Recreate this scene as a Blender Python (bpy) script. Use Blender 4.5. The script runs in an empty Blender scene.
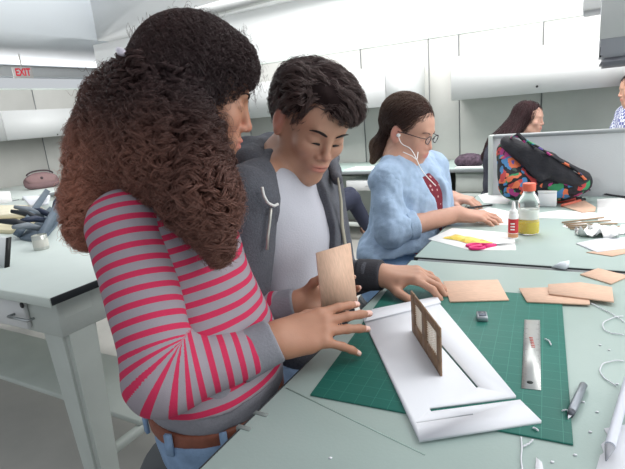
import bpy, bmesh, math, random
import numpy as np
from mathutils import Vector, Matrix
random.seed(7); RNG = np.random.default_rng(7)
SC = bpy.context.scene
COL = SC.collection

# ------------------------------------------------------------------ camera
CAM_Z = 1.35
yaw, pit, rol, FPX = .5200, .24684, -.08853, 482.34
_f = np.array([-math.sin(yaw)*math.cos(pit), math.cos(yaw)*math.cos(pit), -math.sin(pit)])
_r0 = np.array([math.cos(yaw), math.sin(yaw), 0.]); _u0 = np.cross(_r0, _f)
_r = _r0*math.cos(rol)+_u0*math.sin(rol); _u = np.cross(_r, _f)
CC = np.array([0, 0, CAM_Z])
cam_d = bpy.data.cameras.new('camera'); cam = bpy.data.objects.new('camera', cam_d); COL.objects.link(cam)
cam.matrix_world = Matrix(((_r[0], _u[0], -_f[0], CC[0]), (_r[1], _u[1], -_f[1], CC[1]), (_r[2], _u[2], -_f[2], CC[2]), (0, 0, 0, 1)))
cam_d.sensor_width = 36; cam_d.lens = FPX/625*36; cam_d.clip_start = .02; cam_d.clip_end = 100
SC.camera = cam

# ------------------------------------------------------------------ light, exposure
W = bpy.data.worlds.new('daylight'); SC.world = W; W.use_nodes = True
W.node_tree.nodes['Background'].inputs[0].default_value = (.90, .95, 1, 1)
W.node_tree.nodes['Background'].inputs[1].default_value = 0.50
def area(name, loc, target, sx, sy, power, col=(1, .99, .97)):
    l = bpy.data.lights.new(name, 'AREA'); l.shape = 'RECTANGLE'; l.size = sx; l.size_y = sy; l.energy = power; l.color = col
    o = bpy.data.objects.new(name, l); COL.objects.link(o); o.location = loc
    d = Vector(target)-Vector(loc); o.rotation_euler = d.to_track_quat('-Z', 'Y').to_euler()
    return o
area('skylight_back', (-.4, 3.0, 4.15), (-.4, 5.0, 2.2), 6.4, 1.8, 290)
area('skylight_right', (2.6, 2.0, 3.6), (-.4, 1.6, .9), 2.4, 3.0, 60)
area('soffit_fill_left', (-3.9, 2.6, 4.15), (-6.2, 2.9, 3.4), 1.6, 2.6, 22)  # added fill lamp under the ceiling opening, tilted to brighten the left soffit
area('ribbon_window_left', (-8.9, 4.0, 2.32), (-6, 4.0, 2.5), 8, .2, 55)
area('fill_light_right', (3.9, 1.2, 2.3), (-6, 1.8, 1.9), 5.5, 2.4, 60)  # added fill lamp on the open right side; no window stands there
SC.view_settings.view_transform = 'Standard'; SC.view_settings.look = 'None'
SC.view_settings.gamma = 1; SC.view_settings.use_curve_mapping = False
SC.view_settings.exposure = 0.3

# ------------------------------------------------------------------ helpers: points
def ray(x, y): return _f+(x-312.5)/FPX*_r-(y-234.5)/FPX*_u
def P(x, y, D): return CC+ray(x, y)*D
def onz(x, y, z): d = ray(x, y); return CC+d*(z-CAM_Z)/d[2]
def ony(x, y, Y): d = ray(x, y); return CC+d*Y/d[1]
def onx(x, y, X): d = ray(x, y); return CC+d*X/d[0]
def nz(v): v = np.asarray(v, float); return v/(np.linalg.norm(v)+1e-12)
def A(*v): return np.array(v, float)

# ------------------------------------------------------------------ materials
MATS = {}
def srgb(c):
    return tuple(((v/255)/12.92 if v/255 <= .04045 else ((v/255+.055)/1.055)**2.4) for v in c)
def mat(name, rgb, rough=.6, var=0., scale=20., bump=0., bscale=60., metal=0., spec=.4, attr=None, emit=0., trans=0., sss=0., detail=4, stretch=None, alpha=1., sheen=0.):
    if name in MATS: return MATS[name]
    m = bpy.data.materials.new(name); m.use_nodes = True; MATS[name] = m
    nt = m.node_tree; N = nt.nodes; L = nt.links; b = N['Principled BSDF']
    c = (*srgb(rgb), 1)
    b.inputs['Base Color'].default_value = c; b.inputs['Roughness'].default_value = rough
    b.inputs['Metallic'].default_value = metal; b.inputs['Specular IOR Level'].default_value = spec
    m.diffuse_color = c
    if trans: b.inputs['Transmission Weight'].default_value = trans
    if sss:
        b.inputs['Subsurface Weight'].default_value = sss; b.inputs['Subsurface Scale'].default_value = .012
        b.inputs['Subsurface Radius'].default_value = (1, .35, .2)
    if sheen: b.inputs['Sheen Weight'].default_value = sheen
    if alpha < 1: b.inputs['Alpha'].default_value = alpha
    if emit: b.inputs['Emission Color'].default_value = c; b.inputs['Emission Strength'].default_value = emit
    tc = N.new('ShaderNodeTexCoord'); mp = N.new('ShaderNodeMapping'); L.new(tc.outputs['Object'], mp.inputs[0])
    if stretch: mp.inputs['Scale'].default_value = stretch
    src = None
    if attr:
        at = N.new('ShaderNodeAttribute'); at.attribute_name = attr; src = at.outputs['Color']; L.new(src, b.inputs['Base Color'])
    if var:
        n = N.new('ShaderNodeTexNoise'); n.inputs['Scale'].default_value = scale; n.inputs['Detail'].default_value = detail
        L.new(mp.outputs[0], n.inputs['Vector'])
        r = N.new('ShaderNodeMapRange'); r.inputs['From Min'].default_value = .3; r.inputs['From Max'].default_value = .7
        r.inputs['To Min'].default_value = 1-var; r.inputs['To Max'].default_value = 1+var; L.new(n.outputs['Fac'], r.inputs['Value'])
        h = N.new('ShaderNodeVectorMath'); h.operation = 'SCALE'
        if src is None: h.inputs[0].default_value = c[:3]
        else: L.new(src, h.inputs[0])
        L.new(r.outputs[0], h.inputs['Scale']); L.new(h.outputs[0], b.inputs['Base Color'])
    if bump:
        n2 = N.new('ShaderNodeTexNoise'); n2.inputs['Scale'].default_value = bscale; n2.inputs['Detail'].default_value = 5
        L.new(mp.outputs[0], n2.inputs['Vector']); bp = N.new('ShaderNodeBump'); bp.inputs['Strength'].default_value = bump
        bp.inputs['Distance'].default_value = .01; L.new(n2.outputs['Fac'], bp.inputs['Height']); L.new(bp.outputs[0], b.inputs['Normal'])
    return m

# ------------------------------------------------------------------ helpers: mesh building
def meta(o, label=None, cat=None, group=None, kind=None):
    if label: o['label'] = label
    if cat: o['category'] = cat
    if group: o['group'] = group
    if kind: o['kind'] = kind
    return o
def empty(name, loc, label=None, cat=None, group=None):
    o = bpy.data.objects.new(name, None); COL.objects.link(o); o.location = tuple(loc); o.empty_display_size = .05
    return meta(o, label, cat, group)
def wloc(o):
    p = Vector((0, 0, 0))
    while o is not None: p = p+o.location; o = o.parent
    return np.array(p)
class MB:
    """collects verts/faces in world coordinates, links ONE object"""
    def __init__(s): s.v = []; s.f = []; s.m = []; s.n = 0; s.attrs = []
    def add(s, v, f, m=0):
        v = np.asarray(v, float).reshape(-1, 3)
        s.v.append(v)
        if isinstance(f, np.ndarray): s.f.append((np.full(len(f), f.shape[1], np.int32), (f+s.n).astype(np.int32).ravel()))
        else: s.f.append((np.array([len(q) for q in f], np.int32), np.array([i+s.n for q in f for i in q], np.int32)))
        s.m.append(np.full(len(f), m, np.int32)); s.n += len(v); return s
    def bm(s, bm, m=0):
        bm.verts.ensure_lookup_table(); bm.verts.index_update()
        v = [tuple(x.co) for x in bm.verts]; f = [[x.index for x in q.verts] for q in bm.faces]; bm.free(); return s.add(v, f, m)
    def box(s, x0, x1, y0, y1, z0, z1, b=0.003, m=0, M=None, seg=1):
        bm = bmesh.new(); bmesh.ops.create_cube(bm, size=1)
        bmesh.ops.scale(bm, vec=(abs(x1-x0), abs(y1-y0), abs(z1-z0)), verts=bm.verts)
        bmesh.ops.translate(bm, vec=((x0+x1)/2, (y0+y1)/2, (z0+z1)/2), verts=bm.verts)
        if b: bmesh.ops.bevel(bm, geom=bm.edges[:], offset=b, segments=seg, affect='EDGES')
        if M is not None: bmesh.ops.transform(bm, matrix=M, verts=bm.verts)
        return s.bm(bm, m)
    def prism(s, poly, z0, z1, m=0, b=0., M=None):
        bm = bmesh.new(); vs = [bm.verts.new((p[0], p[1], z0)) for p in poly]; f = bm.faces.new(vs)
        bm.normal_update()
        if f.normal.z > 0: f.normal_flip()
        e = bmesh.ops.extrude_face_region(bm, geom=[f]); bmesh.ops.translate(bm, vec=(0, 0, z1-z0), verts=[g for g in e['geom'] if isinstance(g, bmesh.types.BMVert)])
        bmesh.ops.recalc_face_normals(bm, faces=bm.faces[:])
        if b: bmesh.ops.bevel(bm, geom=bm.edges[:], offset=b, segments=1, affect='EDGES')
        if M is not None: bmesh.ops.transform(bm, matrix=M, verts=bm.verts)
        return s.bm(bm, m)
    def hexa(s, q0, q1, m=0):  # two quads
        v = list(q0)+list(q1); return s.add(v, [[3, 2, 1, 0], [4, 5, 6, 7], [0, 1, 5, 4], [1, 2, 6, 5], [2, 3, 7, 6], [3, 0, 4, 7]], m)
    def tube(s, pts, rad, n=8, m=0, caps=True, squash=None):
        pts = np.asarray(pts, float); k = len(pts); rad = np.broadcast_to(np.asarray(rad, float), (k,))
        T = np.gradient(pts, axis=0); T /= np.linalg.norm(T, axis=1)[:, None]+1e-12
        ref = A(0, 0, 1) if abs(T[0][2]) < .9 else A(1, 0, 0)
        a = nz(np.cross(T[0], ref)); vs = []
        for i in range(k):
            a = nz(a-T[i]*(a@T[i])); b = np.cross(T[i], a)
            for j in range(n):
                t = 2*math.pi*j/n; sq = 1 if squash is None else squash
                vs.append(pts[i]+rad[i]*(a*math.cos(t)+b*math.sin(t)*sq))
        f = [[i*n+j, i*n+(j+1) % n, (i+1)*n+(j+1) % n, (i+1)*n+j] for i in range(k-1) for j in range(n)]
        if caps: f += [list(range(n))[::-1], [(k-1)*n+j for j in range(n)]]
        return s.add(vs, f, m)
    def lathe(s, c, prof, n=24, m=0, axis=None):
        c = np.asarray(c, float); vs = []; k = len(prof)
        ax = A(0, 0, 1) if axis is None else nz(axis)
        a = nz(np.cross(ax, A(1, 0, 0) if abs(ax[0]) < .9 else A(0, 1, 0))); b = np.cross(ax, a)
        for r, z in prof:
            for j in range(n):
                t = 2*math.pi*j/n; vs.append(c+ax*z+r*(a*math.cos(t)+b*math.sin(t)))
        f = [[i*n+j, i*n+(j+1) % n, (i+1)*n+(j+1) % n, (i+1)*n+j] for i in range(k-1) for j in range(n)]
        f += [list(range(n))[::-1], [(k-1)*n+j for j in range(n)]]
        return s.add(vs, f, m)
    def build(s, name, mats, parent=None, smooth=False, origin=None, **kw):
        V = np.concatenate(s.v)
        if parent is None:
            o0 = A((V[:, 0].min()+V[:, 0].max())/2, (V[:, 1].min()+V[:, 1].max())/2, V[:, 2].min()) if origin is None else np.asarray(origin, float)
        else: o0 = wloc(parent)
        me = bpy.data.meshes.new(name)
        sizes = np.concatenate([q[0] for q in s.f]); loops = np.concatenate([q[1] for q in s.f])
        me.vertices.add(len(V)); me.vertices.foreach_set('co', (V-o0).astype(np.float32).ravel())
        me.loops.add(len(loops)); me.loops.foreach_set('vertex_index', loops)
        me.polygons.add(len(sizes)); me.polygons.foreach_set('loop_start', np.concatenate([[0], np.cumsum(sizes)[:-1]]).astype(np.int32))
        me.polygons.foreach_set('material_index', np.concatenate(s.m))
        me.update(calc_edges=True)
        if smooth: me.polygons.foreach_set('use_smooth', np.ones(len(sizes), bool))
        for mm in (mats if isinstance(mats, (list, tuple)) else [mats]): me.materials.append(mm)
        for nm, arr in s.attrs:
            arr = np.asarray(arr, np.float32)
            at = me.color_attributes.new(nm, 'FLOAT_COLOR', 'POINT'); full = np.ones((len(V), 4), np.float32); full[:, :3] = arr if arr.ndim == 2 else arr[:, None]
            at.data.foreach_set('color', full.ravel())
        me.validate()
        o = bpy.data.objects.new(name, me); COL.objects.link(o)
        if parent is None: o.location = tuple(o0)
        else: o.parent = parent
        meta(o, **kw)
        if smooth == 'auto': me.set_sharp_from_angle(angle=math.radians(38))
        return o
def part(name, mb, m, parent, **kw): return mb.build(name, m, parent, **kw)
def rotz(cx, cy, deg): return Matrix.Translation((cx, cy, 0)) @ Matrix.Rotation(math.radians(deg), 4, 'Z') @ Matrix.Translation((-cx, -cy, 0))

# ------------------------------------------------------------------ helpers: smooth solid surfaces from blended shapes
class Solid:
    def __init__(s): s.p = []
    def cap(s, a, b, ra, rb=None, k=.02, op=1, sq=None):
        s.p.append(('c', np.asarray(a, np.float32), np.asarray(b, np.float32), float(ra), float(ra if rb is None else rb), k, op, None if sq is None else (np.asarray(sq[0], np.float32), sq[1]))); return s
    def ell(s, c, R, r, k=.02, op=1):
        s.p.append(('e', np.asarray(c, np.float32), np.asarray(R, np.float32), np.asarray(r, np.float32), 0, k, op, None)); return s
    def plane(s, c, n, k=.003):  # removes the half space on the side n points to
        s.p.append(('p', np.asarray(c, np.float32), nz(n).astype(np.float32), 0, 0, k, -1, None)); return s
    def chain(s, pts, rads, k=.02, sq=None):
        for i in range(len(pts)-1): s.cap(pts[i], pts[i+1], rads[i], rads[i+1], k, 1, sq)
        return s
    @staticmethod
    def d1(q, X):
        if q[0] == 'c':
            a, b = q[1], q[2]; Y = X
            if q[7] is not None:
                n, sc = q[7]; Y = X+((X-a)@n)[..., None]*n*(1/sc-1); b = b+n*((b-a)@n)*(1/sc-1)
            ab = b-a; t = np.clip(((Y-a)@ab)/(ab@ab+1e-12), 0, 1)
            v = Y-a-t[..., None]*ab; d = np.sqrt(np.einsum('...i,...i->...', v, v))-(q[3]+(q[4]-q[3])*t)
            return d*(q[7][1] if q[7] is not None else 1)
        if q[0] == 'e':
            Y = (X-q[1])@q[2].T; Z = Y/q[3]; k0 = np.sqrt(np.einsum('...i,...i->...', Z, Z)); Z = Z/q[3]; k1 = np.sqrt(np.einsum('...i,...i->...', Z, Z))+1e-9
            return k0*(k0-1)/k1
        return -((X-q[1])@q[2])   # positive on kept side; used as subtraction below
    def ev(s, X, idx=None):
        d = np.full(X.shape[:-1], 9., X.dtype)
        for i in (range(len(s.p)) if idx is None else idx):
            q = s.p[i]; e = s.d1(q, X); k = q[5]
            if q[6] > 0:
                h = np.maximum(k-np.abs(d-e), 0)/k; d = np.minimum(d, e)-h*h*k*.25
            else:
                e = -e; h = np.maximum(k-np.abs(d-e), 0)/k; d = np.maximum(d, e)+h*h*k*.25
        return d
    def bounds(s):
        lo = []; hi = []
        for q in s.p:
            if q[6] < 0: continue
            if q[0] == 'c':
                m = max(q[3], q[4])+.01; lo.append(np.minimum(q[1], q[2])-m); hi.append(np.maximum(q[1], q[2])+m)
            else: m = q[3].max()+.01; lo.append(q[1]-m); hi.append(q[1]+m)
        return np.min(lo, 0), np.max(hi, 0)
    def mesh(s, res, disp=None, slack=.01, N=14):
        lo, hi = s.bounds(); lo = lo-slack-res; hi = hi+slack+res
        B = N*res; nb = np.ceil((hi-lo)/B).astype(int)
        g = np.stack(np.meshgrid(*[np.arange(k) for k in nb], indexing='ij'), -1).reshape(-1, 3)
        cen = lo+(g+.5)*B
        D = np.stack([s.d1(q, cen) for q in s.p], 1)
        un = np.array([q[6] > 0 for q in s.p]); ks = np.array([q[5] for q in s.p]); hb = B*.87
        dm = np.where(un, D, 9).min(1)
        keep = np.abs(s.ev(cen)) < hb*1.18+slack
        ar = np.arange(N+1); loc = np.stack(np.meshgrid(ar, ar, ar, indexing='ij'), -1)
        BIG = 1 << 20
        def key(c): return (c[..., 0]*BIG+c[..., 1])*BIG+c[..., 2]
        VK = []; VP = []; QK = []
        for bi in np.nonzero(keep)[0]:
            idx = [i for i in range(len(s.p)) if (un[i] and D[bi, i]*.7 < dm[bi]+2*hb+ks[i]+.02) or (not un[i] and D[bi, i] < hb*1.5+ks[i]+.01)]
            base = g[bi]*N; gi = loc+base; X = (lo+gi*res).astype(np.float32)
            F = s.ev(X, idx)
            if disp is not None:
                if np.abs(F).min() > slack+.002: continue
                F = F+disp(X)
            if F.min() > 0 or F.max() < 0: continue
            S = F < 0
            c = [F[i:N+i, j:N+j, k:N+k] for i in (0, 1) for j in (0, 1) for k in (0, 1)]
            sg = sum((x < 0).astype(int) for x in c); act = (sg > 0) & (sg < 8)
            ci = np.argwhere(act)
            if len(ci) == 0: continue
            acc = np.zeros((len(ci), 3)); cnt = np.zeros(len(ci)); cv = [x[act] for x in c]
            off = [A(i, j, k) for i in (0, 1) for j in (0, 1) for k in (0, 1)]
            for a in range(8):
                for b in range(a+1, 8):
                    if abs(off[a]-off[b]).sum() != 1: continue
                    fa, fb = cv[a], cv[b]; cr = (fa < 0) != (fb < 0)
                    t = np.where(cr, fa/np.where(fa == fb, 1, fa-fb), 0)
                    acc += np.where(cr[:, None], off[a]+t[:, None]*(off[b]-off[a]), 0); cnt += cr
            VP.append(lo+(ci+base+acc/cnt[:, None])*res); VK.append(key(ci+base))
            for ax in range(3):
                sl0 = [slice(0, N)]*3; sl1 = [slice(0, N)]*3; sl1[ax] = slice(1, N+1)
                s0 = S[tuple(sl0)]; s1 = S[tuple(sl1)]; e = np.argwhere(s0 != s1)
                if len(e) == 0: continue
                ins = s0[tuple(e.T)]; e = e+base; a1 = np.zeros(3, int); a2 = np.zeros(3, int); a1[(ax+1) % 3] = 1; a2[(ax+2) % 3] = 1
                q = np.stack([key(e), key(e-a1), key(e-a1-a2), key(e-a2)], 1)
                q[~ins] = q[~ins][:, ::-1]; QK.append(q)
        VK = np.concatenate(VK); VP = np.concatenate(VP); QK = np.concatenate(QK)
        o = np.argsort(VK); VK = VK[o]; VP = VP[o]
        ix = np.searchsorted(VK, QK); ix = np.clip(ix, 0, len(VK)-1); ok = (VK[ix] == QK).all(1)
        return VP, ix[ok]
_K = RNG.normal(size=(24, 3)); _K /= np.linalg.norm(_K, axis=1)[:, None]; _K = _K.astype(np.float32); _PH = RNG.uniform(0, 6.28, 24).astype(np.float32)
def noise(X, freq, n0=0, n=8):
    out = 0
    for i in range(n0, n0+n): out = out+np.sin((X@_K[i % 24])*freq*(1+.25*(i % 5))+_PH[i % 24]+1.7*np.sin((X@_K[(i+7) % 24])*freq*.6))
    return out/n
def frame(fwd, up=(0, 0, 1)):
    """rows: left, forward, up"""
    f = nz(fwd); u = nz(np.asarray(up, float)-f*(np.dot(up, f))); l = np.cross(u, f); return np.stack([l, f, u])
def strands(paths, rad, n=3):
    """paths (S,M,3), rad (S,) or (S,M) -> verts, quads"""
    S, M, _ = paths.shape; T = np.gradient(paths, axis=1); T /= np.linalg.norm(T, axis=2)[..., None]+1e-12
    ref = RNG.normal(size=(S, 1, 3)); a = np.cross(T, ref); a /= np.linalg.norm(a, axis=2)[..., None]+1e-12; b = np.cross(T, a)
    rad = np.asarray(rad); rad = rad[:, None]*np.linspace(1, .35, M)[None] if rad.ndim == 1 else rad
    vs = np.stack([paths+rad[..., None]*(a*math.cos(2*math.pi*j/n)+b*math.sin(2*math.pi*j/n)) for j in range(n)], 2)
    s_, m_, j_ = np.meshgrid(np.arange(S), np.arange(M-1), np.arange(n), indexing='ij'); j2 = (j_+1) % n
    I = lambda m, j: (s_*M+m)*n+j
    q = np.stack([I(m_, j_), I(m_, j2), I(m_+1, j2), I(m_+1, j_)], -1).reshape(-1, 4)
    return vs.reshape(-1, 3), q
# ================================================================== the room
WALL = mat('white_wall', (238, 240, 240), .7, .015, 3, .05, 30)
PANEL = mat('grey_panel_fabric', (184, 184, 180), .85, .03, 6, .15, 250)
TRIM = mat('panel_trim_grey', (120, 124, 126), .5)
CAB = mat('cabinet_offwhite', (214, 216, 216), .45, .015, 5)
CABD = mat('cabinet_recess', (96, 98, 104), .6)
STEEL = mat('painted_table_steel', (190, 197, 192), .45, .05, 7, .04, 60)
TOPM = mat('pale_green_table_top', (176, 195, 189), .36, .03, 5, .03, 200, detail=8)
EDGE = mat('dark_edge_strip', (38, 42, 46), .45)
LIP = mat('pale_edge_strip', (205, 214, 208), .5)
BLACK = mat('black_plastic', (26, 26, 28), .45)
WHITE = mat('white_card', (222, 224, 230), .6, .01, 8)
PAPER = mat('white_paper', (246, 246, 245), .75)
CHROME = mat('brushed_steel', (176, 180, 182), .32, .05, 30, 0, metal=.9, stretch=(1, 12, 1))
GLASSW = mat('bright_window_glass', (250, 252, 255), .1)

def floor_mat():
    m = mat('concrete_floor', (176, 174, 169), .5, .12, 2.2, .08, 30, detail=9)
    return m
def single(name, x0, x1, y0, y1, z0, z1, m, b=0.0, **kw):
    return MB().box(x0, x1, y0, y1, z0, z1, b).build(name, m, **kw)
YW = 5.15; XW = -6.5; PT = 1.985
single('floor', -9.2, 4, -2.5, 9.2, -.1, 0, floor_mat(), kind='structure')
single('wall_back', -6.56, 4, 5.30, 5.5, 0, 4.4, WALL, kind='structure')
single('wall_far', -9.2, -6.4, 9.0, 9.2, 0, 4.4, WALL, kind='structure')
# left outer wall with a ribbon window opening
mb = MB(); mb.box(-9.2, -9.0, -2.5, 9.2, 0, 2.2, 0); mb.box(-9.2, -9.0, -2.5, 9.2, 2.44, 4.4, 0)
for y in (-2.5, 7.4): mb.box(-9.2, -9.0, y, y+.2, 2.2, 2.44, 0)
mb.build('wall_left', WALL, kind='structure')
wf = MB(); wf.box(-9.06, -9.0, -2.3, 7.4, 2.2, 2.225, .004); wf.box(-9.06, -9.0, -2.3, 7.4, 2.415, 2.44, .004)
for y in (-2.3, 1.0, 3.6, 7.36): wf.box(-9.06, -9.0, y, y+.04, 2.22, 2.42, .004)
wf.build('window_1', mat('window_frame_grey', (190, 194, 196), .5), kind='structure')
# dropped ceiling bands that ring the lower bay, and the ceiling with skylight openings
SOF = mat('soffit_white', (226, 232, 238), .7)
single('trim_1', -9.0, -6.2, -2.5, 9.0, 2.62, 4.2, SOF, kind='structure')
single('trim_2', -6.2, 4, 5.1, 5.3, 2.62, 4.2, mat('soffit_bright', (244, 245, 245), .7), kind='structure')
mb = MB()
mb.box(-9.2, 4, 4.9, 9.2, 4.2, 4.3, 0); mb.box(-9.2, -5.8, -2.5, 4.9, 4.2, 4.3, 0); mb.box(-3.4, -3.2, -2.5, 4.9, 4.2, 4.3, 0)
mb.box(-5.8, -3.4, -2.5, 1.6, 4.2, 4.3, 0)
mb.build('ceiling', WALL, kind='structure')
b0 = P(232, 10, 4.4); b1 = P(330, -16, 4.0)
mb = MB(); d = b1-b0; s_ = nz(np.cross(d, A(0, 0, 1)))*.05; up = A(0, 0, .09)
mb.hexa([b0-s_-d*.6, b1-s_, b1+s_, b0+s_-d*.6], [b0-s_-d*.6+up, b1-s_+up, b1+s_+up, b0+s_-d*.6+up])
mb.build('trim_3', mat('beam_grey', (196, 198, 198), .6), kind='structure')

# office partition panels along the back and the left, each a panel of its own
def panel(x0, x1, y0, y1, label, top=PT, grp=None):
    mb = MB(); mb.box(x0, x1, y0, y1, .02, top-.02, .002)
    o = mb.build('partition_panel', PANEL, label=label, cat='partition panel', group=grp)
    cap = MB(); cap.box(x0, x1, y0-.006 if y1-y0 < .2 else y0, y1+.006 if y1-y0 < .2 else y1, top-.02, top, .002); part('top_cap', cap, LIP, o)
    e = MB()
    if y1-y0 < .2:
        e.box(x1-.006, x1, y0-.004, y0+.01, .02, top-.02, 0)
    else: e.box(x1-.004, x1+.004, y0, y0+.008, .02, top-.02, 0)
    part('seam_strip', e, TRIM, o)
    return o
xs = [XW, ony(250, 122, YW)[0], ony(361, 60, YW)[0], ony(429, 60, YW)[0], ony(459, 40, YW)[0], ony(544, 25, YW)[0], ony(640, 25, YW)[0]+.9]
names = ['grey partition panel in the far back corner behind the curly hair', 'grey partition panel behind the young man in the hoodie',
         'grey partition panel between the young man and the woman with glasses', 'narrow grey partition panel between the two overhead cabinets',
         'grey partition panel behind the long-haired woman at the far desk', 'grey partition panel at the right, behind the bag and low divider']
for i in range(6): panel(xs[i]+.002, xs[i+1]-.002, YW, YW+.06, names[i])
yl = [-.4, 1.2, onx(38, 120, XW)[1], YW-.01]
for i, nm in enumerate(['grey partition panel at the left edge of the view', 'grey partition panel left of the seam by the pink bag', 'grey partition panel on the left wall by the corner']):
    panel(XW-.06, XW, yl[i]+.002, yl[i+1]-.002, nm)

def cabinet(x0, x1, ya, yb, z0, z1, face, label, doors, lock=None):
    """overhead flipper-door cabinet; face '-y' or '+x'"""
    mb = MB(); mb.box(x0, x1, ya, yb, z0, z1, .006)
    o = mb.build('overhead_cabinet', CAB, label=label, cat='cabinet')
    for i in range(len(doors)-1):
        d = MB()
        if face == '-y': d.box(doors[i]+.003, doors[i+1]-.003, ya-.022, ya-.001, z0-.008, z1-.012, .006, seg=2)
        else: d.box(x1+.001, x1+.022, doors[i]+.003, doors[i+1]-.003, z0-.008, z1-.012, .006, seg=2)
        dd = part('flipper_door', d, CAB, o)
        if lock and lock[i] is not None:
            l = MB(); l.lathe(lock[i], [(.010, 0), (.010, .003), (.006, .006)], 12, axis=(0, -1, 0) if face == '-y' else (1, 0, 0)); part('lock', l, BLACK, dd)
    return o
YF = 4.76
ax0 = -5.9; ax1 = ony(414, 90, YF)[0]; bx0 = ony(451, 80, YF)[0]
mid = ony(386, 90, YF)[0]
zc0 = 1.352; zc1 = 1.73
cabinet(ax0, ax1, YF, YW-.010, zc0, zc1, '-y', 'long off-white overhead cabinet behind the young man', [ax0, (ax0+mid)/2, mid, ax1], [None, None, None])
pp = ony(537, 86.5, YF-.022)
cabinet(bx0, bx0+1.9, YF, YW-.010, zc0, zc1, '-y', 'wide off-white overhead cabinet with lock dot, above the long-haired woman', [bx0, bx0+1.9], [pp])
lp = onx(57.5, 134.5, XW+.37)
cabinet(XW+.012, XW+.35, lp[1]-2.6, onx(86, 120, XW+.35)[1]+.3, 1.345, 1.69, '+x', 'off-white overhead cabinet on the left wall above the pink bag', [lp[1]-2.6, onx(0, 120, XW+.35)[1]+.02, onx(86, 120, XW+.35)[1]+.3], [None, lp])

# near overhead cabinet, top right
def near_cab():
    q = P(600, 60, 1.95); x0 = q[0]; y0 = q[1]; zb = P(600, 66, 1.95)[2]
    mb = MB(); mb.box(x0, x0+.95, y0-.02, y0+.40, zb+.03, zb+.42, .012, seg=2); mb.box(x0+.93, x0+.98, y0-.05, y0+.45, .0, zb+.42, .004)
    o = mb.build('overhead_cabinet', mat('cabinet_side_grey', (176, 178, 186), .5), label='grey overhead cabinet cut off by the top right corner, nearest to the viewer', cat='cabinet')
    t = MB(); t.box(x0+.004, x0+.92, y0-.015, y0+.39, zb, zb+.028, .01, seg=2); part('bottom_tray', t, mat('tray_grey', (128, 130, 138), .5), o)
    d = MB(); a = x0-.006
    d.hexa([A(a, y0-.05, zb+.10), A(a+.94, y0-.05, zb+.10), A(a+.94, y0-.032, zb+.10), A(a, y0-.032, zb+.10)], [A(a, y0-.12, zb+.42), A(a+.94, y0-.12, zb+.42), A(a+.94, y0-.10, zb+.42), A(a, y0-.10, zb+.42)])
    part('flipper_door', d, CAB, o)
    s2 = MB(); s2.box(x0-.002, x0+.004, y0+.03, y0+.045, zb+.035, zb+.075, .001); part('slot', s2, BLACK, o)
near_cab()
q = P(583, 5, 2.9)
mb = MB(); mb.box(q[0], q[0]+.9, q[1], q[1]+.35, P(585, 10, 2.9)[2], P(585, 10, 2.9)[2]+.4, .008)
o = mb.build('overhead_cabinet', mat('cabinet_side_grey', (176, 178, 186), .5), label='far grey overhead cabinet corner peeking in at the very top, left of the nearest one', cat='cabinet')
d = MB(); d.box(q[0], q[0]+.9, q[1]-.022, q[1]-.001, P(585, 10, 2.9)[2]-.005, P(585, 10, 2.9)[2]+.38, .005); part('flipper_door', d, CAB, o)

# EXIT sign
def exit_sign():
    c = P(23, 72.5, 7.6); R_ = frame(nz(A(1, -.35, 0)))
    wdt = .275; h = .165
    mb = MB(); l = R_[0]; fw = R_[1]; up = R_[2]
    def quadbox(mb, cx, w, hh, d0, d1):
        q0 = [c+l*(-w)+up*(-hh)+fw*d0+cx, c+l*w+up*(-hh)+fw*d0+cx, c+l*w+up*hh+fw*d0+cx, c+l*(-w)+up*hh+fw*d0+cx]
        q1 = [p_+fw*(d1-d0) for p_ in q0]; mb.hexa(q0, q1)
    quadbox(mb, 0, wdt/2, h/2, -.03, 0)
    o = mb.build('exit_sign', mat('sign_housing', (225, 222, 214), .5), label='small exit sign with red letters hanging at the upper left', cat='sign')
    f2 = MB(); quadbox(f2, 0, wdt/2-.006, h/2-.006, .0005, .004); part('face_plate', f2, mat('sign_white', (245, 240, 238), .5), o)
    r_ = MB(); quadbox(r_, up*(h/2+.35), .008, .35, -.02, -.008); part('hanger', r_, mat('sign_housing', (225, 222, 214), .5), o)
    cu = bpy.data.curves.new('t', 'FONT'); cu.body = 'EXIT'; cu.align_x = 'CENTER'; cu.align_y = 'CENTER'; cu.size = .155; cu.extrude = .0015; cu.offset = .004
    t = bpy.data.objects.new('t', cu); COL.objects.link(t)
    me = bpy.data.meshes.new_from_object(t.evaluated_get(bpy.context.evaluated_depsgraph_get())); bpy.data.objects.remove(t)
    o2 = bpy.data.objects.new('lettering', me); COL.objects.link(o2); o2.parent = o
    rm = Matrix(((l[0], up[0], fw[0]), (l[1], up[1], fw[1]), (l[2], up[2], fw[2]))).to_4x4()
    me.transform(Matrix.Diagonal((.68, 1, 1, 1))); me.transform(rm)
    cc = c+fw*.006-wloc(o); me.transform(Matrix.Translation(tuple(cc))); me.materials.clear(); me.materials.append(mat('sign_red', (214, 40, 60), .5, emit=.3))
exit_sign()

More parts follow.
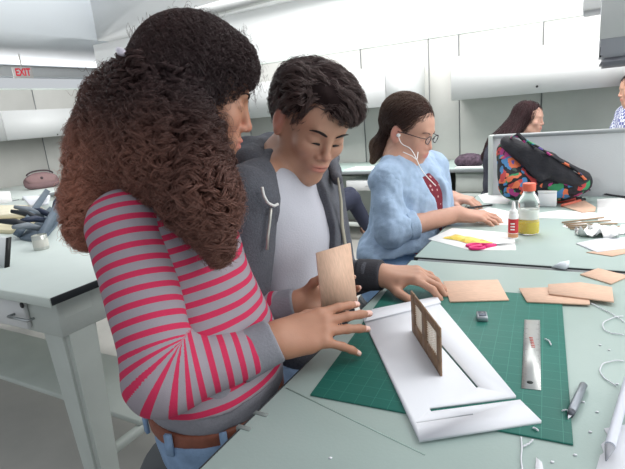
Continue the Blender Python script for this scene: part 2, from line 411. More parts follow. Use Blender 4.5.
# ------------------------------------------------------------------ tables
T = .92
def draft_table(x0, x1, y0, y1, label, side_edge, front_edge, legs, drawer=None, shelf=True, top=T, grp=None):
    mb = MB(); mb.box(x0, x1, y0, y1, top-.022, top, .002)
    o = mb.build('drafting_table', TOPM, label=label, cat='table', group=grp, origin=((x0+x1)/2, (y0+y1)/2, 0))
    fr = MB(); fr.box(x0+.05, x1-.05, y0+.04, y1-.04, top-.15, top-.023, .004); part('frame', fr, STEEL, o)
    for (ea, eb) in ((x1, x1+.003), (x0-.003, x0)): e = MB(); e.box(ea, eb, y0, y1, top-.024, top-.001, .001); part('edge_strip', e, side_edge, o)
    e = MB(); e.box(x0, x1, y0-.003, y0, top-.030, top-.001, .001); part('edge_strip', e, front_edge, o)
    for (lx, ly, sx, sy) in legs:
        l = MB(); t0 = .062; t1 = .036
        q0 = [A(lx-t1, ly-t1, 0), A(lx+t1, ly-t1, 0), A(lx+t1, ly+t1, 0), A(lx-t1, ly+t1, 0)]
        q1 = [A(lx-t0, ly-t0, top-.024), A(lx+t0, ly-t0, top-.024), A(lx+t0, ly+t0, top-.024), A(lx-t0, ly+t0, top-.024)]
        bm = bmesh.new(); vs = [bm.verts.new(tuple(p_)) for p_ in q0+q1]
        for f in [[3, 2, 1, 0], [4, 5, 6, 7], [0, 1, 5, 4], [1, 2, 6, 5], [2, 3, 7, 6], [3, 0, 4, 7]]: bm.faces.new([vs[i] for i in f])
        bmesh.ops.bevel(bm, geom=bm.edges[:], offset=.014, segments=3, affect='EDGES'); l.bm(bm)
        l.build('leg', STEEL, o, smooth='auto')
    if shelf:
        ya = (legs[0][1]+legs[2][1])/2 if shelf is True else shelf
        s_ = MB(); s_.box(x0+.1, x1-.1, ya-.16, ya+.16, .30, .325, .004); part('foot_shelf', s_, STEEL, o)
        for lx in (legs[0][0], legs[1][0]):
            b = MB(); b.box(lx-.015, lx+.015, legs[0][1], legs[2][1], .27, .30, .004); part('stretcher', b, STEEL, o)
    return o
lx0 = -3.55; lx1 = -1.262; ly0 = .727; ly1 = 1.98
lt = draft_table(lx0, lx1, ly0, ly1, 'white-topped steel drafting table at the left with a drawer and tapered legs', EDGE, LIP,
    [(lx1-.11, ly0+.105, 0, 0), (lx0+.11, ly0+.105, 0, 0), (lx1-.11, ly1-.11, 0, 0), (lx0+.11, ly1-.11, 0, 0)], shelf=1.16)
lt.data.materials[0] = mat('white_green_table_top', (208, 218, 214), .36, .03, 5, .03, 200)
dr = MB(); dxa = onx(45, 320, -9)[0]; dr.box(-2.05, lx1-.19, ly0+.022, ly0+.038, T-.135, T-.045, .003); d_ = part('drawer', dr, CAB, lt)
hp = ony(17, 319, ly0)
h_ = MB(); h_.tube([A(hp[0]-.05, ly0+.022, hp[2]), A(hp[0]-.05, ly0+.002, hp[2]), A(hp[0]+.05, ly0+.002, hp[2]), A(hp[0]+.05, ly0+.022, hp[2])], .0045, 8); part('handle', h_, CHROME, d_)
k_ = MB(); k_.lathe(A(hp[0]+.005, ly0+.022, hp[2]+.036), [(.009, 0), (.009, .003)], 12, axis=(0, -1, 0)); part('keyhole', k_, BLACK, d_)
nt_ = draft_table(-.413, 1.25, .22, 1.272, 'pale green drafting table in the foreground carrying the cutting mat', EDGE, LIP,
    [(-.30, .34, 0, 0), (1.13, .34, 0, 0), (-.30, 1.16, 0, 0), (1.13, 1.16, 0, 0)])
bt = draft_table(-.413, 1.25, 1.305, 2.25, 'pale green drafting table the woman with glasses is working at', EDGE, EDGE,
    [(-.30, 1.42, 0, 0), (1.13, 1.42, 0, 0), (-.30, 2.14, 0, 0), (1.13, 2.14, 0, 0)])
gs = MB(); gs.box(-.40, 1.24, 1.276, 1.300, T-.13, T-.004, .001); part('joining_strip', gs, TRIM, bt)
# clamps' marks on the near table edge
for (px, py) in ((261, 414), (244, 428)):
    q = onz(px, py, T); c_ = MB(); c_.box(q[0]-.012, q[0]+.012, q[1]-.004, q[1]+.004, T-.01, T+.0015, .0007); part('edge_clip', c_, mat('clip_grey', (118, 126, 124), .5), nt_)
# low divider behind the far table
dv = MB(); dv.box(-.357, 1.4, 2.27, 2.31, .02, 1.178, .003)
o = dv.build('low_divider', mat('divider_grey', (206, 210, 212), .8, .02, 8, .1, 250), label='low grey divider screen standing behind the patterned bag', cat='divider')
c_ = MB(); c_.box(-.365, -.345, 2.262, 2.318, .02, 1.185, .003); part('edge_post', c_, LIP, o)
c_ = MB(); c_.box(-.345, 1.4, 2.262, 2.318, 1.170, 1.185, .003); part('top_rail', c_, mat('rail_grey', (170, 174, 176), .5), o)

# wall desks
def wall_desk(x0, x1, y0, y1, z, label, face, units):
    mb = MB(); mb.box(x0, x1, y0, y1, z-.03, z, .003)
    o = mb.build('wall_desk', TOPM if face == '-y' else mat('pale_desk_top', (206, 214, 210), .5), label=label, cat='desk', origin=((x0+x1)/2, (y0+y1)/2, 0))
    e = MB()
    if face == '-y': e.box(x0, x1, y0-.004, y0, z-.032, z-.001, .001)
    else: e.box(x1, x1+.004, y0, y1, z-.032, z-.001, .001)
    part('edge_strip', e, mat('desk_edge_grey', (128, 134, 136), .5), o)
    for (a, b) in units:
        p = MB()
        if face == '-y': p.box(a, b, y0+.05, y1, .02, z-.032, .004)
        else: p.box(x0, x1-.05, a, b, .02, z-.032, .004)
        pd = part('pedestal', p, STEEL, o)
        for k in range(3):
            zz = z-.032-.012-.17*(k+1)-.01*k
            f = MB()
            if face == '-y': f.box(a+.01, b-.01, y0+.034, y0+.049, zz, zz+.165, .003)
            else: f.box(x1-.049, x1-.034, a+.01, b-.01, zz, zz+.165, .003)
            part('drawer', f, STEEL, pd)
    for bb in (((x0+.02, x0+.05, y0+.05, y1), (x1-.05, x1-.02, y0+.05, y1)) if face == '-y' else ((x0, x1-.05, y0+.02, y0+.05), (x0, x1-.05, y1-.05, y1-.02))):
        l = MB(); l.box(*bb, .0, z-.032, .003); part('side_panel', l, STEEL, o)
    return o
yd = 4.40
wd = wall_desk(-3.7, ony(430, 165, yd)[0], yd, YW-.005, .75, 'pale desk along the back wall between the young man and the woman with glasses', '-y', [(-3.6, -3.2)])
# shallow pencil drawer hanging under that desk
q0 = ony(347, 190, yd+.03); q1 = ony(372, 190, yd+.03)
p = MB(); p.box(q0[0], q0[0]+.38, yd+.02, yd+.4, .55, .65, .004); pd = part('drawer', p, CAB, wd)
h = MB(); h.tube([A(q0[0]+.22, yd+.02, .60), A(q0[0]+.22, yd, .60), A(q0[0]+.30, yd, .60), A(q0[0]+.30, yd+.02, .60)], .004, 6); part('handle', h, CHROME, pd)
b_ = MB(); b_.box(-3.6, ony(430, 165, yd)[0]-.1, YW-.05, YW-.02, .08, .60, .003); part('modesty_panel', b_, STEEL, wd)
b_ = MB(); b_.box(-3.6, ony(430, 165, yd)[0]-.1, yd+.08, yd+.12, .16, .20, .003); part('foot_rail', b_, STEEL, wd)
wall_desk(ony(430, 165, yd)[0]+.02, 1.4, yd, YW-.005, .75, 'pale green desk along the back wall where the long-haired woman sits', '-y', [(-1.0, -.55)])
wall_desk(XW+.005, -5.05, .3, 2.83, .75, 'pale desk on the left wall holding the white box', '+x', [(.5, .95), (2.2, 2.65)])
wall_desk(XW+.005, -5.05, 2.86, 4.38, .75, 'pale desk on the left wall under the pink bag', '+x', [(3.0, 3.45)])
# ================================================================== things on the near table
def tz(px, py, z=T): q = onz(px, py, z); return A(q[0], q[1])
def quad(pxs, z0, z1): return [tz(x, y, z1) for x, y in pxs]
def on_obj(mb, name, m, label, cat, group=None, smooth=False): return mb.build(name, m, label=label, cat=cat, group=group, smooth=smooth)

# cutting mat with its printed grid in the material
def mat_material():
    m = mat('cutting_mat_green', (34, 108, 96), .5, .05, 9, .04, 300); nt = m.node_tree; N = nt.nodes; L = nt.links; b = N['Principled BSDF']
    base = b.inputs['Base Color'].links[0].from_socket
    tc = N.new('ShaderNodeTexCoord'); mp = N.new('ShaderNodeMapping'); mp.inputs['Rotation'].default_value = (0, 0, math.radians(-3.5)); L.new(tc.outputs['Object'], mp.inputs[0])
    br = N.new('ShaderNodeTexBrick'); br.offset = 0; br.inputs['Scale'].default_value = 1; br.inputs['Mortar Size'].default_value = .00045
    br.inputs['Brick Width'].default_value = .0254; br.inputs['Row Height'].default_value = .0254; br.inputs['Mortar Smooth'].default_value = .3
    L.new(mp.outputs[0], br.inputs['Vector'])
    mx = N.new('ShaderNodeMix'); mx.data_type = 'RGBA'; L.new(br.outputs['Fac'], mx.inputs['Factor']); L.new(base, mx.inputs['A']); mx.inputs['B'].default_value = (*srgb((60, 134, 120)), 1)
    L.new(mx.outputs['Result'], b.inputs['Base Color']); return m
m0 = A(-.357, .571); a_ = math.radians(3.6); mu = A(math.cos(a_), math.sin(a_)); mv = A(-mu[1], mu[0])
mp_ = [m0, m0+mu*.364, m0+mu*.364+mv*.50, m0-mu*.012+mv*.50]
mb = MB(); mb.prism(mp_, T+.0002, T+.0032, b=.0006)
on_obj(mb, 'cutting_mat', mat_material(), 'green gridded cutting mat under the white board model', 'cutting mat')
ZM = T+.0034

# white board model base
ZB = ZM+.0045
def board():
    out = [(363, 318), (437.5, 301), (516, 395.5), (429, 407), (431, 411.2), (520, 399.5), (541.5, 420.5), (419.5, 439.5)]
    slits = ([(434, 338.4), (436.5, 338), (479, 387), (476.3, 387.6)], [(416, 421.3), (473, 413), (473.5, 414.6), (416.5, 423)])
    bm = bmesh.new()
    for loop in [out]+list(slits):
        vs = [bm.verts.new((*p_, ZB)) for p_ in quad(loop, 0, ZB)]
        for i in range(len(vs)): bm.edges.new((vs[i], vs[(i+1) % len(vs)]))
    bmesh.ops.triangle_fill(bm, edges=bm.edges[:], use_beauty=True, use_dissolve=False)
    bmesh.ops.recalc_face_normals(bm, faces=bm.faces[:])
    e_ = bmesh.ops.extrude_face_region(bm, geom=bm.faces[:]); bmesh.ops.translate(bm, vec=(0, 0, ZM-ZB), verts=[g for g in e_['geom'] if isinstance(g, bmesh.types.BMVert)])
    bmesh.ops.recalc_face_normals(bm, faces=bm.faces[:]); mb = MB(); mb.bm(bm)
    o = mb.build('model_base_board', WHITE, label='white foam board model base with cut slots on the green mat', cat='model board')
    s1 = MB(); s1.prism(quad([(365, 321), (441, 302), (437, 296), (372, 309)], 0, ZB+.0035), ZB+.0002, ZB+.0035, b=.0004); part('raised_strip', s1, WHITE, o)
    return o
board()

# upright plywood facade with two lattice windows
PLY = mat('plywood', (218, 182, 158), .65, .10, 30, .05, 90, stretch=(2, 14, 2))
PLYB = mat('brown_plywood', (142, 116, 92), .65, .10, 30, .05, 90, stretch=(10, 2, 2))
def facade():
    b0 = onz(412.7, 331, ZB); b1 = onz(441.5, 376.5, ZB); H0 = .083
    d = b1-b0; Lh = np.linalg.norm(d); d = d/Lh; n = A(-d[1], d[0], 0); up = A(0, 0, 1); th = .003
    us = [0, .16, .42, .58, .90, 1]; vs_ = [0, .30, .82, 1]
    hole = {(1, 1), (3, 1)}
    mb = MB()
    for i in range(5):
        for j in range(3):
            if (i, j) in hole: continue
            u0, u1, v0, v1 = us[i]*Lh, us[i+1]*Lh, vs_[j]*H0, vs_[j+1]*H0
            c = [b0+d*u0+up*(v0+.0001), b0+d*u1+up*(v0+.0001), b0+d*u1+up*v1, b0+d*u0+up*v1]
            mb.hexa([p_-n*th/2 for p_ in c], [p_+n*th/2 for p_ in c])
    o = mb.build('plywood_facade', PLYB, label='upright brown plywood facade with two lattice windows standing on the white board', cat='model wall')
    for i in (1, 3):
        g = MB(); u0, u1, v0, v1 = us[i]*Lh, us[i+1]*Lh, vs_[1]*H0, vs_[2]*H0
        for k in range(1, 7):
            u = u0+(u1-u0)*k/7; c = [b0+d*(u-.0005)+up*v0, b0+d*(u+.0005)+up*v0, b0+d*(u+.0005)+up*v1, b0+d*(u-.0005)+up*v1]; g.hexa([p_-n*.0006 for p_ in c], [p_+n*.0006 for p_ in c])
        for k in range(1, 10):
            v = v0+(v1-v0)*k/10; c = [b0+d*u0+up*(v-.0005), b0+d*u1+up*(v-.0005), b0+d*u1+up*(v+.0005), b0+d*u0+up*(v+.0005)]; g.hexa([p_-n*.0007 for p_ in c], [p_+n*.0007 for p_ in c])
        part('window_lattice', g, mat('lattice_pale', (214, 204, 190), .6), o)
facade()

def ply(pxs, z0, label, th=.003, name='plywood_piece', m=None, tilt=None, grp='plywood squares on the tables'):
    pts = quad(pxs, 0, z0+th)
    if tilt is None: mb = MB(); mb.prism(pts, z0, z0+th, b=.0004)
    else: mb = MB(); mb.hexa([A(p_[0], p_[1], z0+tilt[i]) for i, p_ in enumerate(pts)][::-1], [A(p_[0], p_[1], z0+th+tilt[i]) for i, p_ in enumerate(pts)][::-1])
    return mb.build(name, m or PLY, label=label, cat='plywood piece')
ply([(443, 281), (498, 279.5), (509, 299.5), (450, 301.5)], ZM, 'square plywood piece lying alone on the far edge of the green mat')
ply([(519, 288), (552, 287), (589, 294), (590, 304), (527, 301.5)], ZM, 'plywood strip lying under another strip at the mat corner')
ply([(548, 284), (580, 282), (612, 287), (614, 301.5), (549, 293.5)], ZM+.0036, 'plywood strip lying on top of the other strip by the white curls')
ply([(580, 274), (598, 268), (626, 275), (626, 277), (611, 283.5)], T+.0003, 'small plywood square near the table joint at the right edge')

# steel ruler
RUL = mat('ruler_steel', (196, 198, 196), .35, .04, 40, metal=.6)
def ruler():
    a = onz(524.5, 320, ZM); b = onz(540, 320.5, ZM); c = onz(541, 390.5, ZM); d = onz(521.5, 388.5, ZM)
    pts = [a, b, c, d]; mb = MB(); mb.prism([p_[:2] for p_ in pts], ZM, ZM+.001)
    o = mb.build('steel_ruler', RUL, label='short steel ruler with fine marks lying on the green mat', cat='ruler')
    tk = MB()
    for side in (0, 1):
        p0, p1 = (b, c) if side else (a, d)
        q0, q1 = (a, d) if side else (b, c)
        for k in range(1, 60):
            t = k/60; ln = .25 if k % 10 == 0 else (.17 if k % 5 == 0 else .10)
            s0 = p0+(p1-p0)*t; s1 = s0+((q0+(q1-q0)*t)-s0)*ln; w = (p1-p0)/np.linalg.norm(p1-p0)*.00022
            z = A(0, 0, .0011); tk.hexa([s0-w+z, s1-w+z, s1+w+z, s0+w+z], [s0-w+z*1.1, s1-w+z*1.1, s1+w+z*1.1, s0+w+z*1.1])
    part('scale_marks', tk, mat('ink_dark', (70, 72, 74), .6), o)
    m = (a+b)/2*.62+(c+d)/2*.38; w = (c-a)/np.linalg.norm(c-a); l = MB(); s = nz(b-a)
    for k in range(7):
        q = m+w*(.006*k-.018)+A(0, 0, .0011); l.hexa([q-s*.003, q+s*.003, q+s*.003+w*.003, q-s*.003+w*.003], [p_+A(0, 0, .0001) for p_ in (q-s*.003, q+s*.003, q+s*.003+w*.003, q-s*.003+w*.003)])
    part('printed_mark', l, mat('mark_red', (190, 70, 60), .6), o)
    h = MB(); e = (c+d)/2-w*.018; h.lathe(e+A(0, 0, .0006), [(.0045, 0), (.0045, .0007)], 16); part('hang_hole', h, mat('hole_dark', (30, 40, 40), .7), o)
ruler()

# small sharpener
def sharpener():
    c = onz(482, 319, ZM); M = rotz(c[0], c[1], 15)
    mb = MB(); mb.box(c[0]-.010, c[0]+.010, c[1]-.014, c[1]+.014, ZM, ZM+.011, .0015, M=M)
    o = mb.build('pencil_sharpener', mat('sharpener_metal', (170, 176, 182), .35, metal=.7), label='tiny metal pencil sharpener on the green mat left of the ruler', cat='sharpener')
    b = MB(); b.box(c[0]-.007, c[0]+.007, c[1]-.011, c[1]+.011, ZM+.0112, ZM+.0125, .0004, M=M); part('blade', b, mat('blade_dark', (88, 96, 108), .35, metal=.5), o)
    s = MB(); s.lathe(A(c[0], c[1]+.002, ZM+.0125), [(.002, 0), (.002, .001)], 10); part('screw', s, CHROME, o)
sharpener()

# craft knife at the mat edge
def knife():
    a = onz(568, 420, T+.006); b = onz(584, 384, T+.006); d = nz(b-a); L = np.linalg.norm(b-a)
    mb = MB(); mb.tube([a+d*.02, a+d*.03, a+d*(L*.6), a+d*(L-.004), b], [.0045, .0058, .0058, .0055, .003], 12)
    o = mb.build('craft_knife', mat('knife_aluminium', (150, 156, 164), .35, metal=.7), smooth='auto', label='silver craft knife lying on the right edge of the mat', cat='knife')
    c = MB(); c.tube([a+d*.012, a+d*.022], [.004, .005], 10); part('collar', c, mat('knurl_dark', (92, 96, 104), .5, metal=.5), o)
    s = nz(np.cross(d, A(0, 0, 1))); e = MB(); e.hexa([a-s*.0001, a+d*.014-s*.003, a+d*.014+s*.003, a+s*.0001+d*.004], [p_+A(0, 0, .0006) for p_ in (a-s*.0001, a+d*.014-s*.003, a+d*.014+s*.003, a+s*.0001+d*.004)]); part('blade', e, WHITE, o)
knife()

# cut paper pieces and a white tube in the lower right corner
mb = MB(); mb.prism(quad([(596, 469), (600, 455), (604, 452), (601, 444), (609, 437), (604, 428), (618, 426), (640, 420), (650, 500), (590, 500), (592, 478)], 0, T+.003), T+.0004, T+.003, b=.0004)
mb.build('white_card_offcut', WHITE, label='jagged white card offcut in the lower right corner', cat='card')
mb = MB(); mb.prism(quad([(536, 457), (542, 462), (548, 490), (534, 490)], 0, T+.002), T+.0004, T+.002)
mb.build('white_card_offcut', WHITE, label='small white card sliver at the bottom edge left of the jagged offcut', cat='card')
a = onz(610, 446, T+.012); b = onz(625, 392, T+.012)
mb = MB(); mb.tube([a, a+(b-a)*.5, b, b+(b-a)*.3], .006, 12)
o = mb.build('white_pen', mat('pen_white', (214, 218, 230), .35), smooth='auto', label='white pen resting on the jagged card at the right edge', cat='pen')
mb = MB(); mb.tube([a-(b-a)*.22, a-(b-a)*.02], [.001, .0055], 12); part('tip', mb, mat('pen_tip_grey', (150, 152, 160), .4), o)

# foam curls and crumbs: countable, so each its own
def curl(pts, label, r=.0011, z=T):
    c = np.array([onz(x, y, z+.0016) for x, y in pts]); n = 26; t = np.linspace(0, len(c)-1, n); q = np.stack([np.interp(t, range(len(c)), c[:, i]) for i in range(3)], 1)
    for _ in range(3): q[1:-1] = (q[:-2]+2*q[1:-1]+q[2:])/4
    q[:, 2] = z+.0014+.0012*np.abs(np.sin(np.arange(n)*.5))
    mb = MB(); mb.tube(q, r, 5); return mb.build('foam_curl', WHITE, smooth=True, label=label, cat='offcut')
curl([(623, 316), (612, 318), (602, 323), (604, 331), (614, 334), (624, 335)], 'looped white curl at the right edge, nearest the plywood strips')
curl([(590, 303), (600, 308), (612, 314), (624, 322)], 'straight white shaving running out from under the plywood strips')
curl([(624, 361), (612, 361), (602, 364), (599, 372), (606, 380), (616, 386)], 'round white curl at the right edge above the pen')
curl([(521, 437), (522, 448), (521, 460), (523, 475)], 'long thin white shaving hanging over the near edge of the mat')
curl([(523, 447), (529, 444), (533, 440)], 'short white shaving beside the long thin one')
curl([(562, 411), (567, 410), (569, 413)], 'tiny white curl touching the craft knife', r=.0009, z=ZM)
curl([(545, 339), (549, 341), (551, 345)], 'tiny white crumb right of the ruler on the mat', r=.0012, z=ZM)
curl([(533, 428), (536, 429), (538, 431)], 'tiny white crumb near the front corner of the mat', r=.0012, z=ZM)
crumbs = [(583, 402), (617, 384), (590, 432), (609, 350), (597, 412), (575, 455), (600, 345), (552, 462), (330, 458)]
for i, (x, y) in enumerate(crumbs):
    q = onz(x, y, T+.001); mb = MB(); mb.prism([(q[0]-.002, q[1]-.0015), (q[0]+.0018, q[1]-.001), (q[0]+.0024, q[1]+.0018), (q[0]-.001, q[1]+.002)], T+.0002, T+.0016)
    mb.build('foam_crumb', WHITE, label='white foam crumb scattered on the pale green table near the mat', cat='offcut', group='white crumbs on the near table')
# pencil line drawn on the table
a = onz(286, 388, T); b = onz(425, 455, T); mb = MB(); s = nz(np.cross(b-a, A(0, 0, 1)))*.0012
mb.hexa([a-s+A(0, 0, .0002), b-s+A(0, 0, .0002), b+s+A(0, 0, .0002), a+s+A(0, 0, .0002)], [a-s+A(0, 0, .0005), b-s+A(0, 0, .0005), b+s+A(0, 0, .0005), a+s+A(0, 0, .0005)])
mb.build('score_line', mat('score_grey', (142, 162, 156), .6), parent=nt_)

# ================================================================== things on the far table
Z = T+.0004
def sheet(pxs, label, z=Z, th=.0008, m=PAPER, name='paper_sheet', lift=None):
    return ply(pxs, z, label, th=th, name=name, m=m, tilt=lift) if lift is None else ply(pxs, z, label, th, name, m, lift)
def recat(o, c): o['category'] = c; return o
recat(sheet([(428, 239), (452, 228), (514, 233), (516, 250), (470, 250)], 'white paper sheet under the yellow packet and scissors'), 'paper')
recat(sheet([(466, 214), (488, 207), (513, 212), (512, 225), (480, 224)], 'white paper sheet under the hands of the woman with glasses', th=.0006), 'paper')
recat(sheet([(478, 195), (500, 190), (512, 196), (508, 204), (484, 203)], 'small white sheet at the far edge beside her left hand', th=.0006), 'paper')
recat(sheet([(536, 213), (560, 210), (600, 213), (600, 219), (540, 218)], 'long narrow white paper strip behind the bottle', th=.0006), 'paper')
recat(sheet([(597, 199), (645, 196), (660, 224), (598, 222)], 'large white paper sheet at the right edge behind the crumpled paper', th=.0012), 'paper')
recat(sheet([(576, 243), (600, 238), (640, 237), (640, 246), (597, 252)], 'white card square at the right edge in front of the crumpled paper', th=.003, m=WHITE), 'card')
recat(sheet([(562, 226), (580, 221), (588, 224), (572, 229)], 'small white paper scrap left of the crumpled paper', th=.0008), 'paper')
recat(sheet([(586, 252), (640, 247), (640, 250), (612, 256)], 'thin plywood strip under the white card at the right edge', th=.002, m=PLY), 'plywood piece')
ply([(560, 205), (584, 200), (596, 207), (595, 211), (582, 212)], Z+.001, 'pale plywood piece behind the paper strip near the patterned bag')
# crumpled paper
def crumple(px, py, label, w, h, seed, m=PAPER, name='crumpled_paper'):
    c = onz(px, py, T); rg = np.random.default_rng(seed); n = 9; g = np.linspace(-1, 1, n); X, Y = np.meshgrid(g, g, indexing='ij')
    Zv = np.abs(rg.normal(size=X.shape))*h*.5+.001+h*(1-X**2)*(1-Y**2)*.4; X = X+rg.normal(size=X.shape)*.08; Y = Y+rg.normal(size=X.shape)*.08
    v = np.stack([c[0]+X*w, c[1]+Y*w*.6, T+Zv], -1).reshape(-1, 3); f = [[i*n+j, (i+1)*n+j, (i+1)*n+j+1] for i in range(n-1) for j in range(n-1)]+[[i*n+j, (i+1)*n+j+1, i*n+j+1] for i in range(n-1) for j in range(n-1)]
    mb = MB(); mb.add(v, f); o = mb.build(name, m, label=label, cat='paper'); md = o.modifiers.new('s', 'SOLIDIFY'); md.thickness = .0005; return o
crumple(597, 236, 'crumpled white paper at the right side of the far table', .055, .022, 3)
crumple(608, 232, 'second crumpled white paper behind the first at the right side', .05, .018, 4)
# folded translucent tape scrap on the joint
q = onz(560, 268, T); mb = MB(); mb.hexa([q+A(-.02, 0, .0004), q+A(.012, -.01, .0004), q+A(.02, .01, .0004), q+A(-.01, .012, .0004)], [q+A(-.004, .004, .012), q+A(.014, 0, .016), q+A(.02, .012, .018), q+A(0, .012, .012)])
mb.build('tape_scrap', mat('tape_white', (226, 232, 240), .5), label='curled bit of whitish tape on the table near the joint', cat='tape')
# wooden sticks in a row
for i in range(5):
    a = onz(562+i*2, 222.5+i*1.6, T+.004); b = onz(590+i*5, 219+i*2.6, T+.004); mb = MB(); mb.tube([a, b, b+(b-a)*.5], .0028, 6)
    mb.build('wooden_stick', mat('stick_brown', (170, 146, 122), .7), label='thin brown wooden stick in the bundle left of the crumpled paper', cat='stick', group='brown sticks by the crumpled paper')
# red pens
for i, (x0, y0, x1, y1, c, lb) in enumerate(((558, 202, 575, 199, (205, 80, 70), 'red marker lying on the far table before the patterned bag, longer one'), (562, 205.5, 580, 200.5, (214, 110, 90), 'orange-red marker lying beside the longer red one'))):
    a = onz(x0, y0, T+.006); b = onz(x1, y1, T+.006); mb = MB(); mb.tube([a, b], .006, 10); o = mb.build('marker_pen', mat('marker%d' % i, c, .5), label=lb, cat='pen')
    d = nz(b-a); mb = MB(); mb.tube([b, b+d*.03], .0065, 10); part('cap', mb, BLACK, o)
# white cutout card standing by the bag, and box-like tape pad
q = onz(546, 207, T); mb = MB(); mb.box(q[0]-.03, q[0]+.035, q[1]+.0, q[1]+.03, T+.0002, T+.055, .003)
o = mb.build('white_box', mat('box_white', (232, 232, 234), .6), label='small white box behind the juice bottle', cat='box'); mb = MB(); mb.box(q[0]-.031, q[0]+.036, q[1]-.001, q[1]+.031, T+.056, T+.062, .001); part('lid', mb, PAPER, o)
q = onz(493, 194, T); mb = MB(); mb.lathe(A(q[0], q[1], T), [(.018, 0), (.018, .045), (.012, .052), (.008, .060)], 16); o = mb.build('white_glue_pot', PAPER, smooth='auto', label='small white pot at the table corner beside the divider post', cat='pot')
mb = MB(); mb.lathe(A(q[0], q[1], T+.060), [(.009, 0), (.007, .012)], 12); part('cap', mb, PAPER, o)

# juice bottle
def bottle():
    c = onz(527, 236, T); c = A(c[0], c[1]+.032, T)
    prof = [(.022, 0), (.030, .003), (.032, .008), (.032, .040), (.0305, .045), (.0305, .085), (.032, .092), (.030, .108), (.023, .122), (.0175, .131), (.0165, .142)]
    mb = MB(); mb.lathe(c, prof, 32); g = mat('clear_bottle', (244, 248, 246), .06, trans=.92); g.node_tree.nodes['Principled BSDF'].inputs['IOR'].default_value = 1.15
    o = mb.build('juice_bottle', g, smooth='auto', label='clear bottle with yellow juice and an orange cap on the far table', cat='bottle')
    j = MB(); j.lathe(c, [(.020, .003), (.029, .006), (.0305, .010), (.0305, .041)], 32); part('juice', j, mat('yellow_juice', (240, 214, 50), .25), o, smooth='auto')
    l = MB(); l.lathe(c, [(.0312, .050), (.0312, .080)], 32); part('label_band', l, mat('clear_label', (236, 240, 236), .3, alpha=.55), o, smooth='auto')
    k = MB(); k.lathe(c, [(.0185, .138), (.0195, .142), (.0195, .158), (.018, .161)], 28); part('cap', k, mat('cap_orange', (232, 110, 84), .45), o, smooth='auto')
bottle()
def glue():
    c = onz(512.5, 239.5, T); c = A(c[0], c[1]+.012, T)
    mb = MB(); mb.lathe(c, [(.0135, 0), (.0145, .002), (.0145, .074), (.0135, .078)], 28)
    o = mb.build('glue_bottle', PAPER, smooth='auto', label='slim white glue bottle with a red label beside the juice bottle', cat='bottle')
    l = MB(); l.lathe(c, [(.0149, .020), (.0149, .064)], 28); part('red_label', l, mat('label_red', (196, 52, 60), .5), o, smooth='auto')
    l = MB(); l.lathe(c, [(.0150, .006), (.0150, .018)], 28); part('label_band', l, mat('label_tan', (206, 150, 110), .5), o, smooth='auto')
    w = MB(); d = nz(A(0, -1, 0)); 
    for k in range(3):
        y = c[1]-.0151; w.box(c[0]-.006, c[0]+.006, y-.0002, y+.0004, T+.030+k*.009, T+.034+k*.009, 0)
    part('label_print', w, PAPER, o)
    k = MB(); k.lathe(c, [(.012, .078), (.012, .088), (.006, .094), (.0045, .114), (.003, .116)], 20); part('nozzle_cap', k, PAPER, o, smooth='auto')
glue()
# yellow snack packet
def packet():
    a = tz(449, 235, T+.006); b = tz(488, 243, T+.006); c = (a+b)/2; d = b-a; L = np.linalg.norm(d)/2; an = math.degrees(math.atan2(d[1], d[0])); n = 13
    g = np.linspace(-1, 1, n); X, Y = np.meshgrid(g, g, indexing='ij'); h = .009*(1-X**4)*(1-Y**2)+.0015*np.sin(X*9+Y*3)*(1-Y**2)+.001
    Wd = .028*(1+.1*np.sin(X*5)); ca, sa = math.cos(math.radians(an)), math.sin(math.radians(an))
    x = X*L; y = Y*Wd; v1 = np.stack([c[0]+x*ca-y*sa, c[1]+x*sa+y*ca, T+.0015+h], -1).reshape(-1, 3); v0 = v1.copy(); v0[:, 2] = T+.0012
    f = [[i*n+j, (i+1)*n+j, (i+1)*n+j+1, i*n+j+1] for i in range(n-1) for j in range(n-1)]; mb = MB(); mb.add(v1, f); mb.add(v0, [q[::-1] for q in f])
    m = mat('packet_yellow', (240, 216, 70), .35, .0); nt = m.node_tree; N = nt.nodes; L_ = nt.links; tc = N.new('ShaderNodeTexCoord'); vo = N.new('ShaderNodeTexVoronoi'); vo.inputs['Scale'].default_value = 55
    L_.new(tc.outputs['Object'], vo.inputs['Vector']); cr = N.new('ShaderNodeValToRGB'); cr.color_ramp.interpolation = 'CONSTANT'
    cr.color_ramp.elements[0].color = (*srgb((238, 208, 88)), 1); cr.color_ramp.elements[1].position = .62; cr.color_ramp.elements[1].color = (*srgb((206, 186, 70)), 1)
    e = cr.color_ramp.elements.new(.8); e.color = (*srgb((225, 150, 70)), 1); L_.new(vo.outputs['Color'], cr.inputs[0]); L_.new(cr.outputs[0], N['Principled BSDF'].inputs['Base Color'])
    mb.build('snack_packet', m, smooth=True, label='crumpled yellow packet lying on paper before the woman with glasses', cat='packet')
packet()
